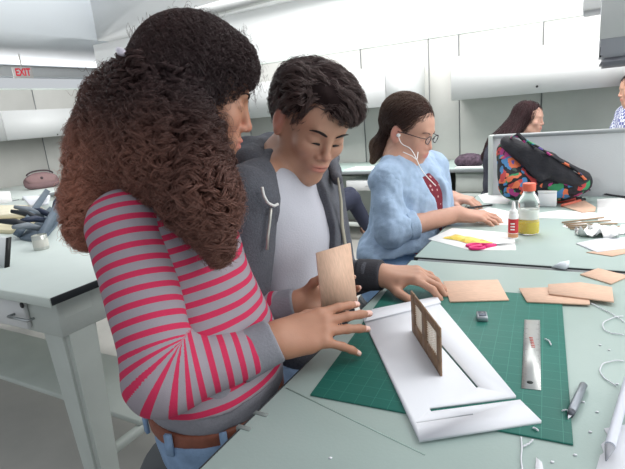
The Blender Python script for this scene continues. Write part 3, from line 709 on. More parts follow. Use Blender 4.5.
# pink scissors
def scissors():
    a = onz(468, 247, T+.005); b = onz(518, 243, T+.005); piv = a+(b-a)*.52; d = nz(b-a); s = nz(np.cross(A(0, 0, 1), d)); PK = mat('scissor_pink', (224, 44, 120), .4)
    o = None
    for sg in (-1, 1):
        c = a+d*.022+s*sg*.014; t = np.linspace(0, 2*math.pi, 22)
        ring = [c+d*.021*math.cos(x)+s*.011*math.sin(x) for x in t]
        mb = MB(); mb.tube(ring, .0045, 8, caps=False); mb.tube([c+d*.019, piv-d*.01+s*sg*.003, piv+d*.006], [.0055, .006, .004], 8)
        if o is None: o = mb.build('scissors', PK, smooth=True, label='pink-handled scissors lying in front of the yellow packet', cat='scissors')
        else: part('handle', mb, PK, o, smooth=True)
        bl = MB(); w = .004; e = b+s*sg*.003; z = A(0, 0, .001*sg)
        bl.hexa([piv-s*w+z, e-s*.0006+z, e+s*.0006+z, piv+s*w+z], [piv-s*w+z*1+A(0, 0, .001), e-s*.0006+z+A(0, 0, .001), e+s*.0006+z+A(0, 0, .001), piv+s*w+z+A(0, 0, .001)]); part('blade', bl, CHROME, o)
    pv = MB(); pv.lathe(piv, [(.003, 0), (.003, .005)], 12); part('pivot_screw', pv, CHROME, o)
scissors()
# pen in the woman's hand area is built with her

# ================================================================== patterned backpack leaning on the divider
def pattern_mat():
    m = mat('patterned_fabric', (34, 34, 40), .75, 0, 1, .2, 200); nt = m.node_tree; N = nt.nodes; L = nt.links; b = N['Principled BSDF']
    tc = N.new('ShaderNodeTexCoord'); mp = N.new('ShaderNodeMapping'); mp.inputs['Scale'].default_value = (1, 1, 1); L.new(tc.outputs['Object'], mp.inputs[0])
    dn = N.new('ShaderNodeTexNoise'); dn.inputs['Scale'].default_value = 14; L.new(mp.outputs[0], dn.inputs['Vector'])
    mx0 = N.new('ShaderNodeMix'); mx0.data_type = 'VECTOR'; mx0.inputs['Factor'].default_value = .12; L.new(mp.outputs[0], mx0.inputs['A']); L.new(dn.outputs['Color'], mx0.inputs['B'])
    vo = N.new('ShaderNodeTexVoronoi'); vo.inputs['Scale'].default_value = 34; L.new(mx0.outputs['Result'], vo.inputs['Vector'])
    cr = N.new('ShaderNodeValToRGB'); cr.color_ramp.interpolation = 'CONSTANT'; sp = N.new('ShaderNodeSeparateColor'); L.new(vo.outputs['Color'], sp.inputs[0]); L.new(sp.outputs[0], cr.inputs[0])
    cols = [(0, (56, 140, 92)), (.14, (36, 36, 44)), (.28, (214, 112, 76)), (.40, (60, 80, 74)), (.50, (70, 128, 176)), (.62, (166, 56, 122)), (.74, (40, 40, 48)), (.84, (184, 66, 66)), (.92, (104, 88, 160))]
    els = cr.color_ramp.elements; els[0].color = (*srgb(cols[0][1]), 1); els[1].position = cols[1][0]; els[1].color = (*srgb(cols[1][1]), 1)
    for p_, c in cols[2:]: e = els.new(p_); e.color = (*srgb(c), 1)
    st = N.new('ShaderNodeMath'); st.operation = 'LESS_THAN'; st.inputs[1].default_value = .62; L.new(vo.outputs['Distance'], st.inputs[0])
    mx = N.new('ShaderNodeMix'); mx.data_type = 'RGBA'; L.new(st.outputs[0], mx.inputs['Factor']); mx.inputs['A'].default_value = (*srgb((26, 26, 32)), 1); L.new(cr.outputs[0], mx.inputs['B'])
    L.new(mx.outputs['Result'], b.inputs['Base Color']); return m
BAGK = mat('bag_black', (40, 40, 46), .7, .1, 30, .25, 140)
def backpack():
    Yb = 2.10
    def q(x, y, Y=Yb): return ony(x, y, Y)
    s = Solid()
    s.cap(q(508, 150, 2.17), q(514, 184, 2.08), .045, .062, .03).cap(q(514, 150, 2.18), q(560, 186, 2.10), .035, .055, .03).cap(q(545, 162, 2.2), q(580, 182, 2.14), .035, .045, .03).cap(q(520, 184, 2.08), q(570, 186, 2.1), .055, .045, .03)
    s.plane(A(0, 0, T+.001), A(0, 0, -1)).plane(A(0, 2.262, 0), A(0, 1, 0))
    V, F = s.mesh(.006, disp=lambda X: .004*noise(X, 60)); mb = MB(); mb.add(V, F)
    o = mb.build('backpack', pattern_mat(), smooth=True, label='black backpack with a bright multicoloured pattern slumped against the divider', cat='backpack')
    f = Solid(); f.cap(q(506, 142, 2.16), q(548, 160, 2.07), .014, .020, .04).cap(q(548, 160, 2.07), q(586, 177, 2.08), .022, .018, .03).cap(q(506, 142, 2.14), q(540, 178, 2.035), .012, .014, .05).cap(q(512, 146, 2.12), q(560, 178, 2.05), .014, .016, .05).cap(q(525, 150, 2.10), q(575, 182, 2.06), .014, .016, .05).plane(A(0, 2.262, 0), A(0, 1, 0))
    f.plane(A(0, 0, T+.001), A(0, 0, -1))
    V, F = f.mesh(.006, disp=lambda X: .003*noise(X, 70, 5)); mb = MB(); mb.add(V, F); part('black_flap', mb, BAGK, o, smooth=True)
    for pts in ([(516, 136), (524, 139), (540, 148), (558, 160), (574, 168), (586, 180)], [(507, 148), (510, 138), (518, 134), (526, 142)]):
        mb = MB(); mb.tube([q(x, y, 2.13 if i < 2 else 2.05) for i, (x, y) in enumerate(pts)], .008, 6, squash=.5); part('strap', mb, pattern_mat(), o, smooth=True)
    mb = MB(); mb.tube([q(545, 158, 2.06), q(560, 165, 2.05), q(578, 173, 2.05)], .003, 6); part('zip', mb, mat('zip_grey', (150, 152, 156), .4), o, smooth=True)
    mb = MB(); mb.tube([q(580, 186, 2.06), A(*onz(592, 191, T+.006)), A(*onz(610, 195, T+.006)), A(*onz(640, 199, T+.006))], .006, 6, squash=.5); part('trailing_strap', mb, BAGK, o, smooth=True)
backpack()

# ================================================================== left side clutter
def pink_bag():
    z = .75; c = onz(41, 187, z); c = A(XW+.33, c[1]+.0, z)
    c = ony(0, 0, 1)*0+A(*[v for v in onz(43, 188, z)])
    s = Solid(); R_ = frame(A(1, -.5, 0)); s.ell(c+A(0, 0, .085), R_, A(.19, .11, .105), .03).ell(c+A(0, 0, .05)+R_[1]*.03, R_, A(.19, .10, .06), .03).plane(A(0, 0, z+.001), A(0, 0, -1))
    V, F = s.mesh(.012, disp=lambda X: .006*noise(X, 30)); mb = MB(); mb.add(V, F)
    o = mb.build('shoulder_bag', mat('bag_dusty_pink', (128, 102, 104), .75, .08, 12, .2, 60), smooth=True, label='dusty pink shoulder bag slumped on the left wall desk', cat='bag')
    f = Solid(); f.ell(c+A(0, 0, .12)+R_[1]*.055, R_, A(.17, .06, .055), .02).ell(c+A(0, 0, .09)+R_[1]*.075, R_, A(.15, .05, .045), .02); V, F = f.mesh(.012, disp=lambda X: .004*noise(X, 30, 4)); mb = MB(); mb.add(V, F); part('flap', mb, mat('bag_flap_pink', (142, 114, 114), .7, .08, 12), o, smooth=True)
    t = np.linspace(0, math.pi, 12); mb = MB(); mb.tube([c+R_[0]*.14*math.cos(x)+A(0, 0, .16+.05*math.sin(x))-R_[1]*.02 for x in t], .010, 8); part('strap', mb, mat('bag_strap_dark', (72, 60, 64), .7), o, smooth=True)
    mb = MB(); mb.lathe(c+A(0, 0, .13)+R_[1]*.115, [(.016, 0), (.016, .006)], 14, axis=R_[1]); part('clasp', mb, mat('bag_strap_dark', (72, 60, 64), .7), o)
pink_bag()
def lquad(pxs, z): return [onz(x, y, z)[:2] for x, y in pxs]
def litem(name, pxs, z0, z1, m, label, cat, b=.002):
    mb = MB(); mb.prism(lquad(pxs, z1), z0, z1, b=b); return mb.build(name, m, label=label, cat=cat)
BAL = mat('balsa_pale', (226, 216, 184), .7, .05, 12)
litem('wood_board', [(-30, 214), (40, 214), (34, 222), (10, 230), (-30, 228)], T+.0004, T+.02, BAL, 'pale balsa board lying flat on the left drafting table', 'board')
litem('wood_board', [(-30, 205), (38, 205), (44, 208), (36, 213), (-30, 216)], T+.021, T+.045, mat('balsa_cream', (232, 224, 200), .7, .05, 12), 'cream board stacked above the balsa board on the left table', 'board')
litem('white_card_offcut', [(22, 196), (50, 195), (48, 202), (30, 205)], T+.0465, T+.062, WHITE, 'white card stack at the back of the left drafting table', 'card')
litem('white_box', [(-20, 191), (10, 191), (11, 197), (-20, 200)], .7505, .83, PAPER, 'flat white box on the left wall desk at the left edge', 'box')
def tray():
    q = [onz(20, 240, T), onz(42, 244, T), onz(66, 216, T), onz(50, 208, T)]
    mb = MB(); c = sum(q)/4
    mb.prism([p_[:2] for p_ in q], T+.0005, T+.012, b=.002)
    BL = mat('tray_slate', (92, 106, 120), .5, .1, 20)
    o = mb.build('tool_tray', BL, label='slate-blue slanted tray full of dark tools on the left table', cat='tray')
    for a, b in ((0, 3), (1, 2)):
        r_ = MB(); r_.tube([q[a]+A(0, 0, .03), q[b]+A(0, 0, .10)], .022, 4); part('rail', r_, BL, o)
    rg = np.random.default_rng(5)
    for i in range(7):
        t = rg.uniform(.15, .85); s_ = rg.uniform(.2, .8); a = q[0]+(q[3]-q[0])*t+((q[1]+(q[2]-q[1])*t)-(q[0]+(q[3]-q[0])*t))*s_; d = nz(A(rg.normal(), rg.normal(), .3))
        k = MB(); k.tube([a+A(0, 0, .035), a+d*.07+A(0, 0, .05), a+d*.14+A(0, 0, .045)], [.012, .016, .009], 7)
        k.build('hand_tool', mat(['tool_navy', 'tool_black', 'tool_grey'][i % 3], [(44, 54, 76), (36, 40, 46), (120, 128, 136)][i % 3], .5), smooth=True, label='dark hand tool jumbled in the slate-blue tray', cat='tool', group='tools in the slate tray')
tray()
c = onz(42, 249, T); mb = MB(); mb.lathe(c, [(.026, 0), (.028, .002), (.028, .056), (.0265, .058), (.0265, .053)], 28)
o = mb.build('tin_can', mat('tin', (196, 198, 192), .3, .05, 20, metal=.75), smooth='auto', label='small silver tin can on the left drafting table', cat='can')
mb = MB(); mb.lathe(c, [(.0284, .012), (.0284, .042)], 28); part('paper_label', mb, mat('tin_label', (206, 204, 196), .5), o, smooth='auto')
q = onz(-3, 268, T); mb = MB(); mb.hexa([q+A(-.16, -.01, 0), q+A(.03, .01, 0), q+A(.03, .022, 0), q+A(-.16, .002, 0)], [q+A(-.16, .02, .10), q+A(.03, .04, .10), q+A(.03, .052, .10), q+A(-.16, .032, .10)])
o = mb.build('display_frame', mat('frame_white', (214, 218, 220), .5), label='small upright white panel with dark edge at the left picture edge', cat='panel')
e = MB(); e.hexa([q+A(.03, .008, 0), q+A(.036, .008, 0), q+A(.036, .024, 0), q+A(.03, .024, 0)], [q+A(.03, .038, .10), q+A(.036, .038, .10), q+A(.036, .054, .10), q+A(.03, .054, .10)]); part('dark_edge', e, BLACK, o)
# dark patterned bag and white paper on the far desk
c = onz(470, 166, .75); c = A(c[0], yd+.16, .75); s = Solid(); R_ = frame(A(0, -1, 0)); s.ell(c+A(0, 0, .05), R_, A(.13, .10, .07), .02).plane(A(0, 0, .751), A(0, 0, -1)); V, F = s.mesh(.01, disp=lambda X: .008*noise(X, 50))
mb = MB(); mb.add(V, F); m = mat('scarf_dark', (80, 66, 78), .9, .5, 40)
o = mb.build('folded_scarf', m, smooth=True, label='crumpled dark maroon scarf on the far green desk', cat='scarf')
mb = MB(); q = onz(472, 171, .75); mb.prism([(c[0]-.10, yd+.01), (c[0]+.14, yd+.02), (c[0]+.13, yd+.06), (c[0]-.08, yd+.06)], .7505, .765, b=.002); mb.build('paper_stack', PAPER, label='white papers in front of the maroon scarf on the far desk', cat='paper')
# grey storage bin and papers on the desk behind the young man
q = ony(372, 163, yd+.1); mb = MB(); mb.prism([(q[0]-.28, yd+.03), (q[0]+.12, yd+.04), (q[0]+.10, yd+.28), (q[0]-.26, yd+.30)], .7505, .762, b=.002); mb.build('paper_stack', PAPER, label='loose white papers on the wall desk right of the young man', cat='paper')
# ================================================================== people: shared builders
SKIN = {}
def skin_mat(name): return mat(name, (200, 150, 130), .48, .03, 60, .05, 400, attr='tint', sss=.12)
def head(S, c, R, s=1., fem=False, open_=0.):
    c = np.asarray(c, float)
    def L(x, y, z): return c+(R[0]*x+R[1]*y+R[2]*z)*s
    S.ell(L(0, -.018, .042), R, A(.073, .094, .082)*s, .02)
    S.ell(L(0, .028, .030), R, A(.062, .062, .062)*s, .03)
    S.ell(L(0, .030, -.032), R, A(.054, .060, .074)*s, .02)
    for x in (-1, 1):
        S.cap(L(.052*x, -.004, -.028), L(.040*x, .022, -.072), .018*s, .017*s, .03)
        S.cap(L(.040*x, .022, -.074), L(.012*x, .066, -.096), .016*s, .017*s, .025)
        S.ell(L(.036*x, .064, -.022), R, A(.022, .020, .020)*s, .022)
    S.ell(L(0, .074, -.096), R, A(.018, .015, .014)*s, .02)
    S.cap(L(-.026, .080, .024), L(.026, .080, .024), .011*s, None, .014)
    S.ell(L(0, .084, -.060), R, A(.026, .014, .022)*s, .018)
    # eye sockets, then lids
    for x in (-1, 1):
        S.ell(L(.031*x, .101, .004), R, A(.019, .014, .0125)*s, .012, op=-1)
        S.ell(L(.031*x, .0745, .003), R, A(.0155, .0135, .0115)*s, .004)
    S.cap(L(0, .086, .016), L(0, .103, -.024), .0065*s, .0085*s, .010)
    S.ell(L(0, .1035, -.029), R, A(.0095, .010, .0085)*s, .006)
    for x in (-1, 1): S.ell(L(.0125*x, .095, -.033), R, A(.0075, .009, .0065)*s, .005)
    S.ell(L(0, .0945, -.0545), R, A(.0215, .0085, .0050)*s, .004)
    S.ell(L(0, .0935, -.0655), R, A(.0185, .0085, .0060)*s, .004)
    S.ell(L(0, .104, -.0598), R, A(.020, .0075, .0013)*s, .002, op=-1)
    for x in (-1, 1):
        a = nz(R[0]*x*.45-R[1]*.9); Re = np.stack([nz(R[0]*x+R[1]*.35), nz(R[1]-R[0]*x*.35), R[2]])
        S.ell(L(.079*x, -.010, -.004), Re, A(.0065, .019, .032)*s, .008)
        S.ell(L(.086*x, -.006, .002), Re, A(.005, .011, .020)*s, .005, op=-1)
        S.ell(L(.078*x, -.004, -.030), Re, A(.006, .010, .012)*s, .006)
    return L
def head_tint(V, col, c, R, s, base, lip=(196, 110, 108), ear=(226, 130, 120)):
    X = (V-c)@R.T/s
    def blend(w, tgt): col[:] = col*(1-w[:, None])+np.array(srgb(tgt))*w[:, None]
    near = np.linalg.norm(X, axis=1) < .17
    w = np.exp(-((X[:, 0]/.021)**4+((X[:, 2]+.060)/.0100)**4))*(X[:, 1] > .078)*near; blend(w*.75, lip)
    for x in (-1, 1):
        w = np.exp(-(((X[:, 0]-.036*x)/.02)**2+((X[:, 2]+.03)/.02)**2))*(X[:, 1] > .03)*near; blend(w*.18, lip)
        w = np.exp(-(((X[:, 0]*x-.083)/.010)**4+((X[:, 1]+.008)/.022)**4+((X[:, 2]+.002)/.034)**4)); blend(w*.40, ear)
    w = np.exp(-((X[:, 0]/.014)**2+((X[:, 2]+.03)/.012)**2))*(X[:, 1] > .09)*near; blend(w*.22, lip)
FINGS = [(.090, .027, (.042, .025, .021), .0088), (.094, .008, (.046, .028, .022), .0090), (.088, -.011, (.043, .026, .021), .0086), (.079, -.028, (.034, .020, .018), .0078)]
def hand(S, w, d, n, side, curl, spread, thumb=((.65, .55, -.25), (.85, .35, -.2), (.95, .1, -.1)), s=1., nails=None):
    """w wrist, d finger direction, n back-of-hand normal; curl: four (a,b,c) degrees; spread: four degrees"""
    w = np.asarray(w, float); d = nz(d); n = nz(np.asarray(n)-d*np.dot(n, d)); t = np.cross(n, d)*(1 if side == 'R' else -1)
    def L(a, b, c): return w+(d*a+t*b+n*c)*s
    S.cap(L(-.012, 0, 0), L(.012, 0, 0), .0235*s, .023*s, .02, 1, (n, .72))
    for i, (b0, t0, ln, r) in enumerate(FINGS):
        S.cap(L(.008, t0*.55, -.001), L(b0, t0, 0), .0145*s, .0105*s, .014)
        sp = math.radians(spread[i]); fd = nz(d*math.cos(sp)+t*math.sin(sp)); p = L(b0, t0, 0); a = 0
        rr = r*s
        for k in range(3):
            a += math.radians(curl[i][k]); v = fd*math.cos(a)-n*math.sin(a); q = p+v*ln[k]*s
            S.cap(p, q, rr, rr*(.93 if k < 2 else .80), .004 if k else .008); p = q; rr *= .93
        if nails is not None: nails.append((p-v*.004*s, v, nz(n*math.cos(a)+fd*math.sin(a)), rr))
    S.cap(L(.016, .016, -.006), L(.050, .028, -.010), .0155*s, .0135*s, .014)
    S.cap(L(.018, -.020, -.007), L(.055, -.026, -.006), .013*s, .0115*s, .014)
    p = L(.022, .022, -.008); rr = .0125*s
    for k, ln in enumerate((.040, .033, .026)):
        v = nz(d*thumb[k][0]+t*thumb[k][1]+n*thumb[k][2]); q = p+v*ln*s; S.cap(p, q, rr, rr*.86, .008 if k == 0 else .004); p = q; rr *= .88
    if nails is not None: nails.append((p-v*.004*s, v, nz(np.cross(v, np.cross(n*.5+t*.8, v))), rr))
def nail_tint(V, col, nails):
    for p, v, n, r in nails:
        X = V-p; a = X@v; b = X@n; c = np.linalg.norm(X-a[:, None]*v-b[:, None]*n, axis=1)
        m = (a > -r*.7) & (a < r*1.1) & (b > r*.35) & (c < r*.72) & (b < r*2); col[m] = np.array(srgb((236, 196, 184)))
def body_mesh(S, res, base, name, label, group=None, heads=(), nails=(), m=None, lip=(196, 110, 108)):
    V, F = S.mesh(res); mb = MB(); mb.add(V, F)
    col = np.tile(np.array(srgb(base)), (len(V), 1)); 
    for c, R, s in heads: head_tint(V, col, np.asarray(c), R, s, base, lip)
    nail_tint(V, col, nails); col *= (1+.05*noise(V, 60))[:, None]
    mb.attrs.append(('tint', col))
    return mb.build(name, m or skin_mat('skin'), smooth=True, label=label, cat='person', group=group)
def cloth(S, res, name, m, parent, wr=.002, freq=45, attr=None, disp=None, slack=.012, lab=None):
    V, F = S.mesh(res, disp=disp or (lambda X: wr*noise(X, freq)+wr*.6*noise(X, freq*2.1, 6)), slack=slack)
    mb = MB(); mb.add(V, F)
    if attr: mb.attrs.append((attr[0], attr[1](V)))
    return part(name, mb, m, parent, smooth=True) if lab is None else part(name, mb, m, parent, smooth=True, label=lab)
def seg_t(X, pts, wt=None):
    """distance to and arclength along a polyline"""
    best = np.full(len(X), 9.); s = np.zeros(len(X)); acc = 0
    for k_, (a, b) in enumerate(zip(pts[:-1], pts[1:])):
        ab = b-a; L = np.linalg.norm(ab); t = np.clip(((X-a)@ab)/L**2, 0, 1); d = np.linalg.norm(X-a-t[:, None]*ab, axis=1)
        m = d < best; best[m] = d[m]; s[m] = (acc+((X-a)@ab)/L)[m] if False else (acc+t*L*(wt or 1 if 0 < k_ < len(pts)-2 else 1))[m]; acc += L*(wt or 1 if 0 < k_ < len(pts)-2 else 1)
    return best, s
def project(S, p, target, it=2):
    for _ in range(it):
        e = .003; d = S.ev(p); g = np.stack([S.ev(p+A(*v)*e)-S.ev(p-A(*v)*e) for v in ((1, 0, 0), (0, 1, 0), (0, 0, 1))], -1)/(2*e)
        g /= np.linalg.norm(g, axis=-1)[..., None]+1e-9; p = p-g*(d-target)[..., None]
    return p, g
def surface_pts(V, F, n, rg, accept=None):
    a, b, c = V[F[:, 0]], V[F[:, 1]], V[F[:, 2]]; cen = V[F].mean(1); nr = np.cross(b-a, V[F[:, 3]]-a); ar = np.linalg.norm(nr, axis=1); nr /= ar[:, None]+1e-12
    w = ar.copy()
    if accept is not None: w = w*accept(cen, nr)
    i = rg.choice(len(F), n, p=w/w.sum()); u = rg.uniform(size=(n, 1)); v = rg.uniform(size=(n, 1))
    q = V[F[i]]; return q[:, 0]*(1-u)*(1-v)+q[:, 1]*u*(1-v)+q[:, 2]*u*v+q[:, 3]*(1-u)*v, nr[i]
def hair_base(): return mat('hair_base', (30, 24, 24), .95, .1, 200, attr='tint', spec=.05)
def hair_mat(name, rough=.38): return mat(name, (50, 35, 32), rough, .15, 300, attr='tint', spec=.35)
def grow(H, start, flow, M, step, target, rg, curl=(.004, .025), jitter=.0, lift=0.):
    """strands that slide along the hair mass H; flow(p)->direction"""
    p = start.copy(); P_ = [p.copy()]; S_ = len(p)
    for i in range(M-1):
        p = p+flow(p)*step+rg.normal(size=p.shape)*jitter
        p, g = project(H, p, target+lift*(i/M), 1); P_.append(p.copy())
    P_ = np.stack(P_, 1); T_ = np.gradient(P_, axis=1); T_ /= np.linalg.norm(T_, axis=2)[..., None]+1e-9
    ref = A(.3, .9, .1); a = np.cross(T_, ref); a /= np.linalg.norm(a, axis=2)[..., None]+1e-9; b = np.cross(T_, a)
    amp = rg.uniform(.5, 1.2, (S_, 1, 1))*curl[0]; wl = rg.uniform(.7, 1.4, (S_, 1))*curl[1]; ph = rg.uniform(0, 6.28, (S_, 1)); sg = rg.choice([-1, 1], (S_, 1))
    th = ph+sg*2*math.pi*np.arange(M)[None]*step/wl; env = np.minimum(1, np.arange(M)/3.)[None, :, None]
    return P_+env*amp*(a*np.cos(th)[..., None]+b*np.sin(th)[..., None])
def stool(x, y, z, label):
    mb = MB(); mb.lathe(A(x, y, z-.045), [(.125, 0), (.138, .008), (.142, .03), (.134, .042), (.08, .045)], 28)
    o = mb.build('stool', mat('stool_seat', (70, 74, 78), .6), smooth='auto', label=label, cat='stool', origin=(x, y, 0))
    for a in range(4):
        t = math.pi/4+a*math.pi/2; l = MB(); l.tube([A(x+.14*math.cos(t), y+.14*math.sin(t), .0), A(x+.11*math.cos(t), y+.11*math.sin(t), z-.046)], .012, 8); part('leg', l, CHROME, o)
    t = np.linspace(0, 2*math.pi, 25); l = MB(); l.tube([A(x+.128*math.cos(a), y+.128*math.sin(a), .22) for a in t], .008, 6, caps=False); part('foot_ring', l, CHROME, o)
    return o
# ================================================================== woman in the striped top (front left)
def woman():
    rg = np.random.default_rng(11)
    hc = P(193, 96, .87); fw = nz(A(.74, .64, -.36)); R = frame(fw, A(0, 0, 1)); hs = 1.02
    tf = nz(A(.86, .51, 0)); tl = A(-tf[1], tf[0], 0); up = A(0, 0, 1)
    chest = P(186, 262, .92); belly = P(214, 345, .90); hips = P(204, 440, .775)+tl*.150
    shR = P(128, 228, .80); elR = P(163, 378, .735); wrR = P(275, 340, .81)
    shL = chest+tl*.155+up*.09; elL = P(226, 322, 1.0); wrL = P(296, 306, .962)
    neck = P(172, 178, .885)
    S = Solid(); head(S, hc, R, hs)
    S.cap(hc-R[2]*.07*hs-R[1]*.02, neck, .050, .055, .03)
    S.cap(neck, chest+up*.06, .058, .09, .04).ell(chest, np.stack([tl, tf, up]), A(.13, .085, .13), .04).ell(belly, np.stack([tl, tf, up]), A(.12, .09, .12), .05).ell(hips, np.stack([tl, tf, up]), A(.145, .105, .10), .05)
    S.cap(neck, shR, .045, .048, .03).cap(neck, shL, .045, .048, .03)
    S.chain([shR, elR, wrR], [.046, .036, .026], .02).chain([shL, elL, wrL], [.046, .036, .026], .02)
    nails = []
    dR = nz(P(376, 312, .875)-wrR); tocam = nz(CC-P(320, 325, .84))
    hand(S, wrR, dR, tocam*.80+up*.55, 'R', [(6, 10, 6), (4, 8, 6), (8, 10, 8), (14, 12, 8)], [5, 0, -4, -24], thumb=((.75, .45, -.5), (.9, .3, -.3), (.95, .1, -.2)), s=1.0, nails=nails)
    dL = nz(P(330, 285, .945)-wrL)
    tcL = nz(CC-P(315, 295, .93))
    hand(S, wrL, nz(_r*.80+_f*.35+_u*.12), nz(_f*1.0-_u*.2), 'L', [(10, 45, 40), (15, 50, 40), (22, 55, 45), (28, 60, 45)], [10, 0, -6, -12], thumb=((.62, .60, -.75), (.85, .30, -.60), (.95, .15, -.35)), s=.84, nails=nails)
    kR = hips-tl*.10+tf*.40; kL = hips+tl*.10+tf*.40
    hips_z = hips[2]
    for sg, k_ in ((-1, kR), (1, kL)):
        h0 = hips+tl*.085*sg-up*.045; k_[2] = .665; S.cap(h0, k_, .068, .050, .03); S.cap(k_, A(k_[0]-.02, k_[1], .10), .046, .034, .02)
    o = body_mesh(S, .0027, (174, 126, 102), 'person', 'woman with long curly dark hair in a grey and pink striped top', heads=[(hc, R, hs)], nails=nails)
    # lash, brow
    def HL(x, y, z): return hc+(R[0]*x+R[1]*y+R[2]*z)*hs
    for x in (-1, 1):
        mb = MB(); mb.tube([HL(x*(.017+.026*t), .0865-.010*t*t, -.004+.001*math.sin(t*3)) for t in np.linspace(0, 1, 7)], .0011, 6); part('eyelashes', mb, mat('lash', (28, 20, 20), .6), o)
        mb = MB(); mb.tube([HL(x*(.014+.036*t), .094-.014*t*t, .020+.007*math.sin(t*2.6)) for t in np.linspace(0, 1, 8)], [.0018, .0024, .0026, .0026, .0024, .002, .0015, .001], 6, squash=.5); part('eyebrow', mb, mat('lash', (28, 20, 20), .6), o)
    # striped top
    armR = [shR+(shR-elR)*.1, elR, P(262, 346, .80)]; armL = [shL, elL, P(296, 306, .965)]
    C = Solid(); F3 = np.stack([tl, tf, up])
    C.cap(neck-up*.035, shR-up*.01, .052, .060, .03).cap(neck-up*.035, shL-up*.01, .052, .060, .03)
    C.ell(chest, F3, A(.155, .112, .15), .05).ell(chest+tf*.055-tl*.06-up*.02, F3, A(.062, .062, .065), .03).ell(chest+tf*.055+tl*.06-up*.02, F3, A(.062, .062, .065), .03)
    C.ell(belly, F3, A(.142, .118, .14), .06).ell(hips+up*.03, F3, A(.165, .125, .085), .05)
    C.plane(hips+up*.045-tf*0, -up+tf*.05, .004)
    armC = Solid()
    armC.chain([shR, elR], [.066, .053], .03).cap(elR, P(248, 353.5, .795), .053, .040, .03)
    armC.chain([shL, elL], [.062, .052], .03).cap(elL, P(276, 311, .98), .050, .040, .03)
    eR = nz(P(262, 346, .80)-elR); eL = nz(P(296, 306, .965)-elL)
    def disp(X):
        d, s = seg_t(X.reshape(-1, 3), [shR, elR]); d2 = np.linalg.norm(X-elR, axis=-1)
        w = np.exp(-(d2/.09)**2); return .0018*noise(X, 34)+.0012*noise(X, 80, 5)+.0035*w*noise(X, 70, 9)
    def stripe(V, torso=False):
        def rnd(a, m, b, r=.05):
            p0 = m+nz(a-m)*r; p1 = m+nz(b-m)*r; t = np.linspace(0, 1, 16)[:, None]; return [a]+list((1-t)**2*p0+2*t*(1-t)*m+t*t*p1)+[b]
        dR_, sR = seg_t(V, rnd(shR+(shR-elR)*.35, elR, P(300, 335, .80)), 1.75); dL_, sL = seg_t(V, rnd(shL, elL, P(300, 304, .955)))
        tz_ = (shR[2]+.08-V[:, 2])+.10*((V-chest)@tf)-.35*np.maximum(0, (V-shR)@tl*0)
        s = tz_ if torso else np.where(dR_ < dL_, sR, sL)
        out = np.zeros((len(V), 3)); out[:, 0] = s; out[:, 1] = 0; return out
    ST = bpy.data.materials.new('striped_jersey'); ST.use_nodes = True; nt = ST.node_tree; N = nt.nodes; L = nt.links; b = N['Principled BSDF']; b.inputs['Roughness'].default_value = .85; b.inputs['Specular IOR Level'].default_value = .2
    at = N.new('ShaderNodeAttribute'); at.attribute_name = 's'; sp = N.new('ShaderNodeSeparateColor'); L.new(at.outputs['Color'], sp.inputs[0])
    m1 = N.new('ShaderNodeMath'); m1.operation = 'MULTIPLY'; m1.inputs[1].default_value = 1/.0225; L.new(sp.outputs[0], m1.inputs[0])
    m2 = N.new('ShaderNodeMath'); m2.operation = 'FRACT'; L.new(m1.outputs[0], m2.inputs[0]); m3 = N.new('ShaderNodeMath'); m3.operation = 'LESS_THAN'; m3.inputs[1].default_value = .42; L.new(m2.outputs[0], m3.inputs[0])
    mx = N.new('ShaderNodeMix'); mx.data_type = 'RGBA'; L.new(m3.outputs[0], mx.inputs['Factor']); mx.inputs['A'].default_value = (*srgb((150, 142, 150)), 1); mx.inputs['B'].default_value = (*srgb((192, 50, 86)), 1); L.new(mx.outputs['Result'], b.inputs['Base Color'])
    n2 = N.new('ShaderNodeTexNoise'); n2.inputs['Scale'].default_value = 260; bp = N.new('ShaderNodeBump'); bp.inputs['Strength'].default_value = .2; bp.inputs['Distance'].default_value = .003; L.new(n2.outputs['Fac'], bp.inputs['Height']); L.new(bp.outputs[0], b.inputs['Normal'])
    cloth(C, .0036, 'striped_top', ST, o, disp=disp, attr=('s', lambda V: stripe(V, True)))
    part_s = cloth(armC, .0033, 'striped_sleeve', ST, o, disp=disp, attr=('s', stripe))
    GR = mat('grey_jersey', (132, 132, 140), .85, .05, 200, .15, 260)
    for (a, b_, ra, rb) in ((P(236, 360, .792), P(275, 340, .808), .042, .0375), (P(270, 313, .98), P(298, 306, .965), .040, .036)):
        k = Solid(); d = nz(b_-a); k.cap(a-d*.02, b_+d*.02, ra, rb, .01).plane(a, -d).plane(b_, d); cloth(k, .0035, 'cuff', GR, o, wr=.0012, freq=70, slack=.006)
    # grey hem, belt, jeans
    k = Solid(); k.ell(hips+up*.03, F3, A(.161, .119, .10), .05).ell(belly, F3, A(.140, .114, .14), .05); k.plane(hips+up*.085, up).plane(hips+up*.012, -up); cloth(k, .004, 'grey_hem', GR, o, wr=.0025, freq=60)
    k = Solid(); k.ell(hips+up*.0, F3, A(.166, .126, .10), .05).plane(hips+up*.016, up).plane(hips-up*.012, -up); cloth(k, .004, 'belt', mat('brown_leather_belt', (126, 72, 54), .5, .12, 60, .1, 200), o, wr=.0006)
    J = mat('light_denim', (126, 152, 184), .85, .14, 40, .25, 500)
    k = Solid(); k.ell(hips, F3, A(.162, .122, .105), .05)
    for sg, k_ in ((-1, kR), (1, kL)): k.cap(hips+tl*.085*sg-up*.05, k_, .083, .064, .04); k.cap(k_, A(k_[0]-.02, k_[1], .13), .062, .055, .02)
    k.plane(hips-up*.004, up); jn = cloth(k, .0045, 'jeans', J, o, wr=.003, freq=50)
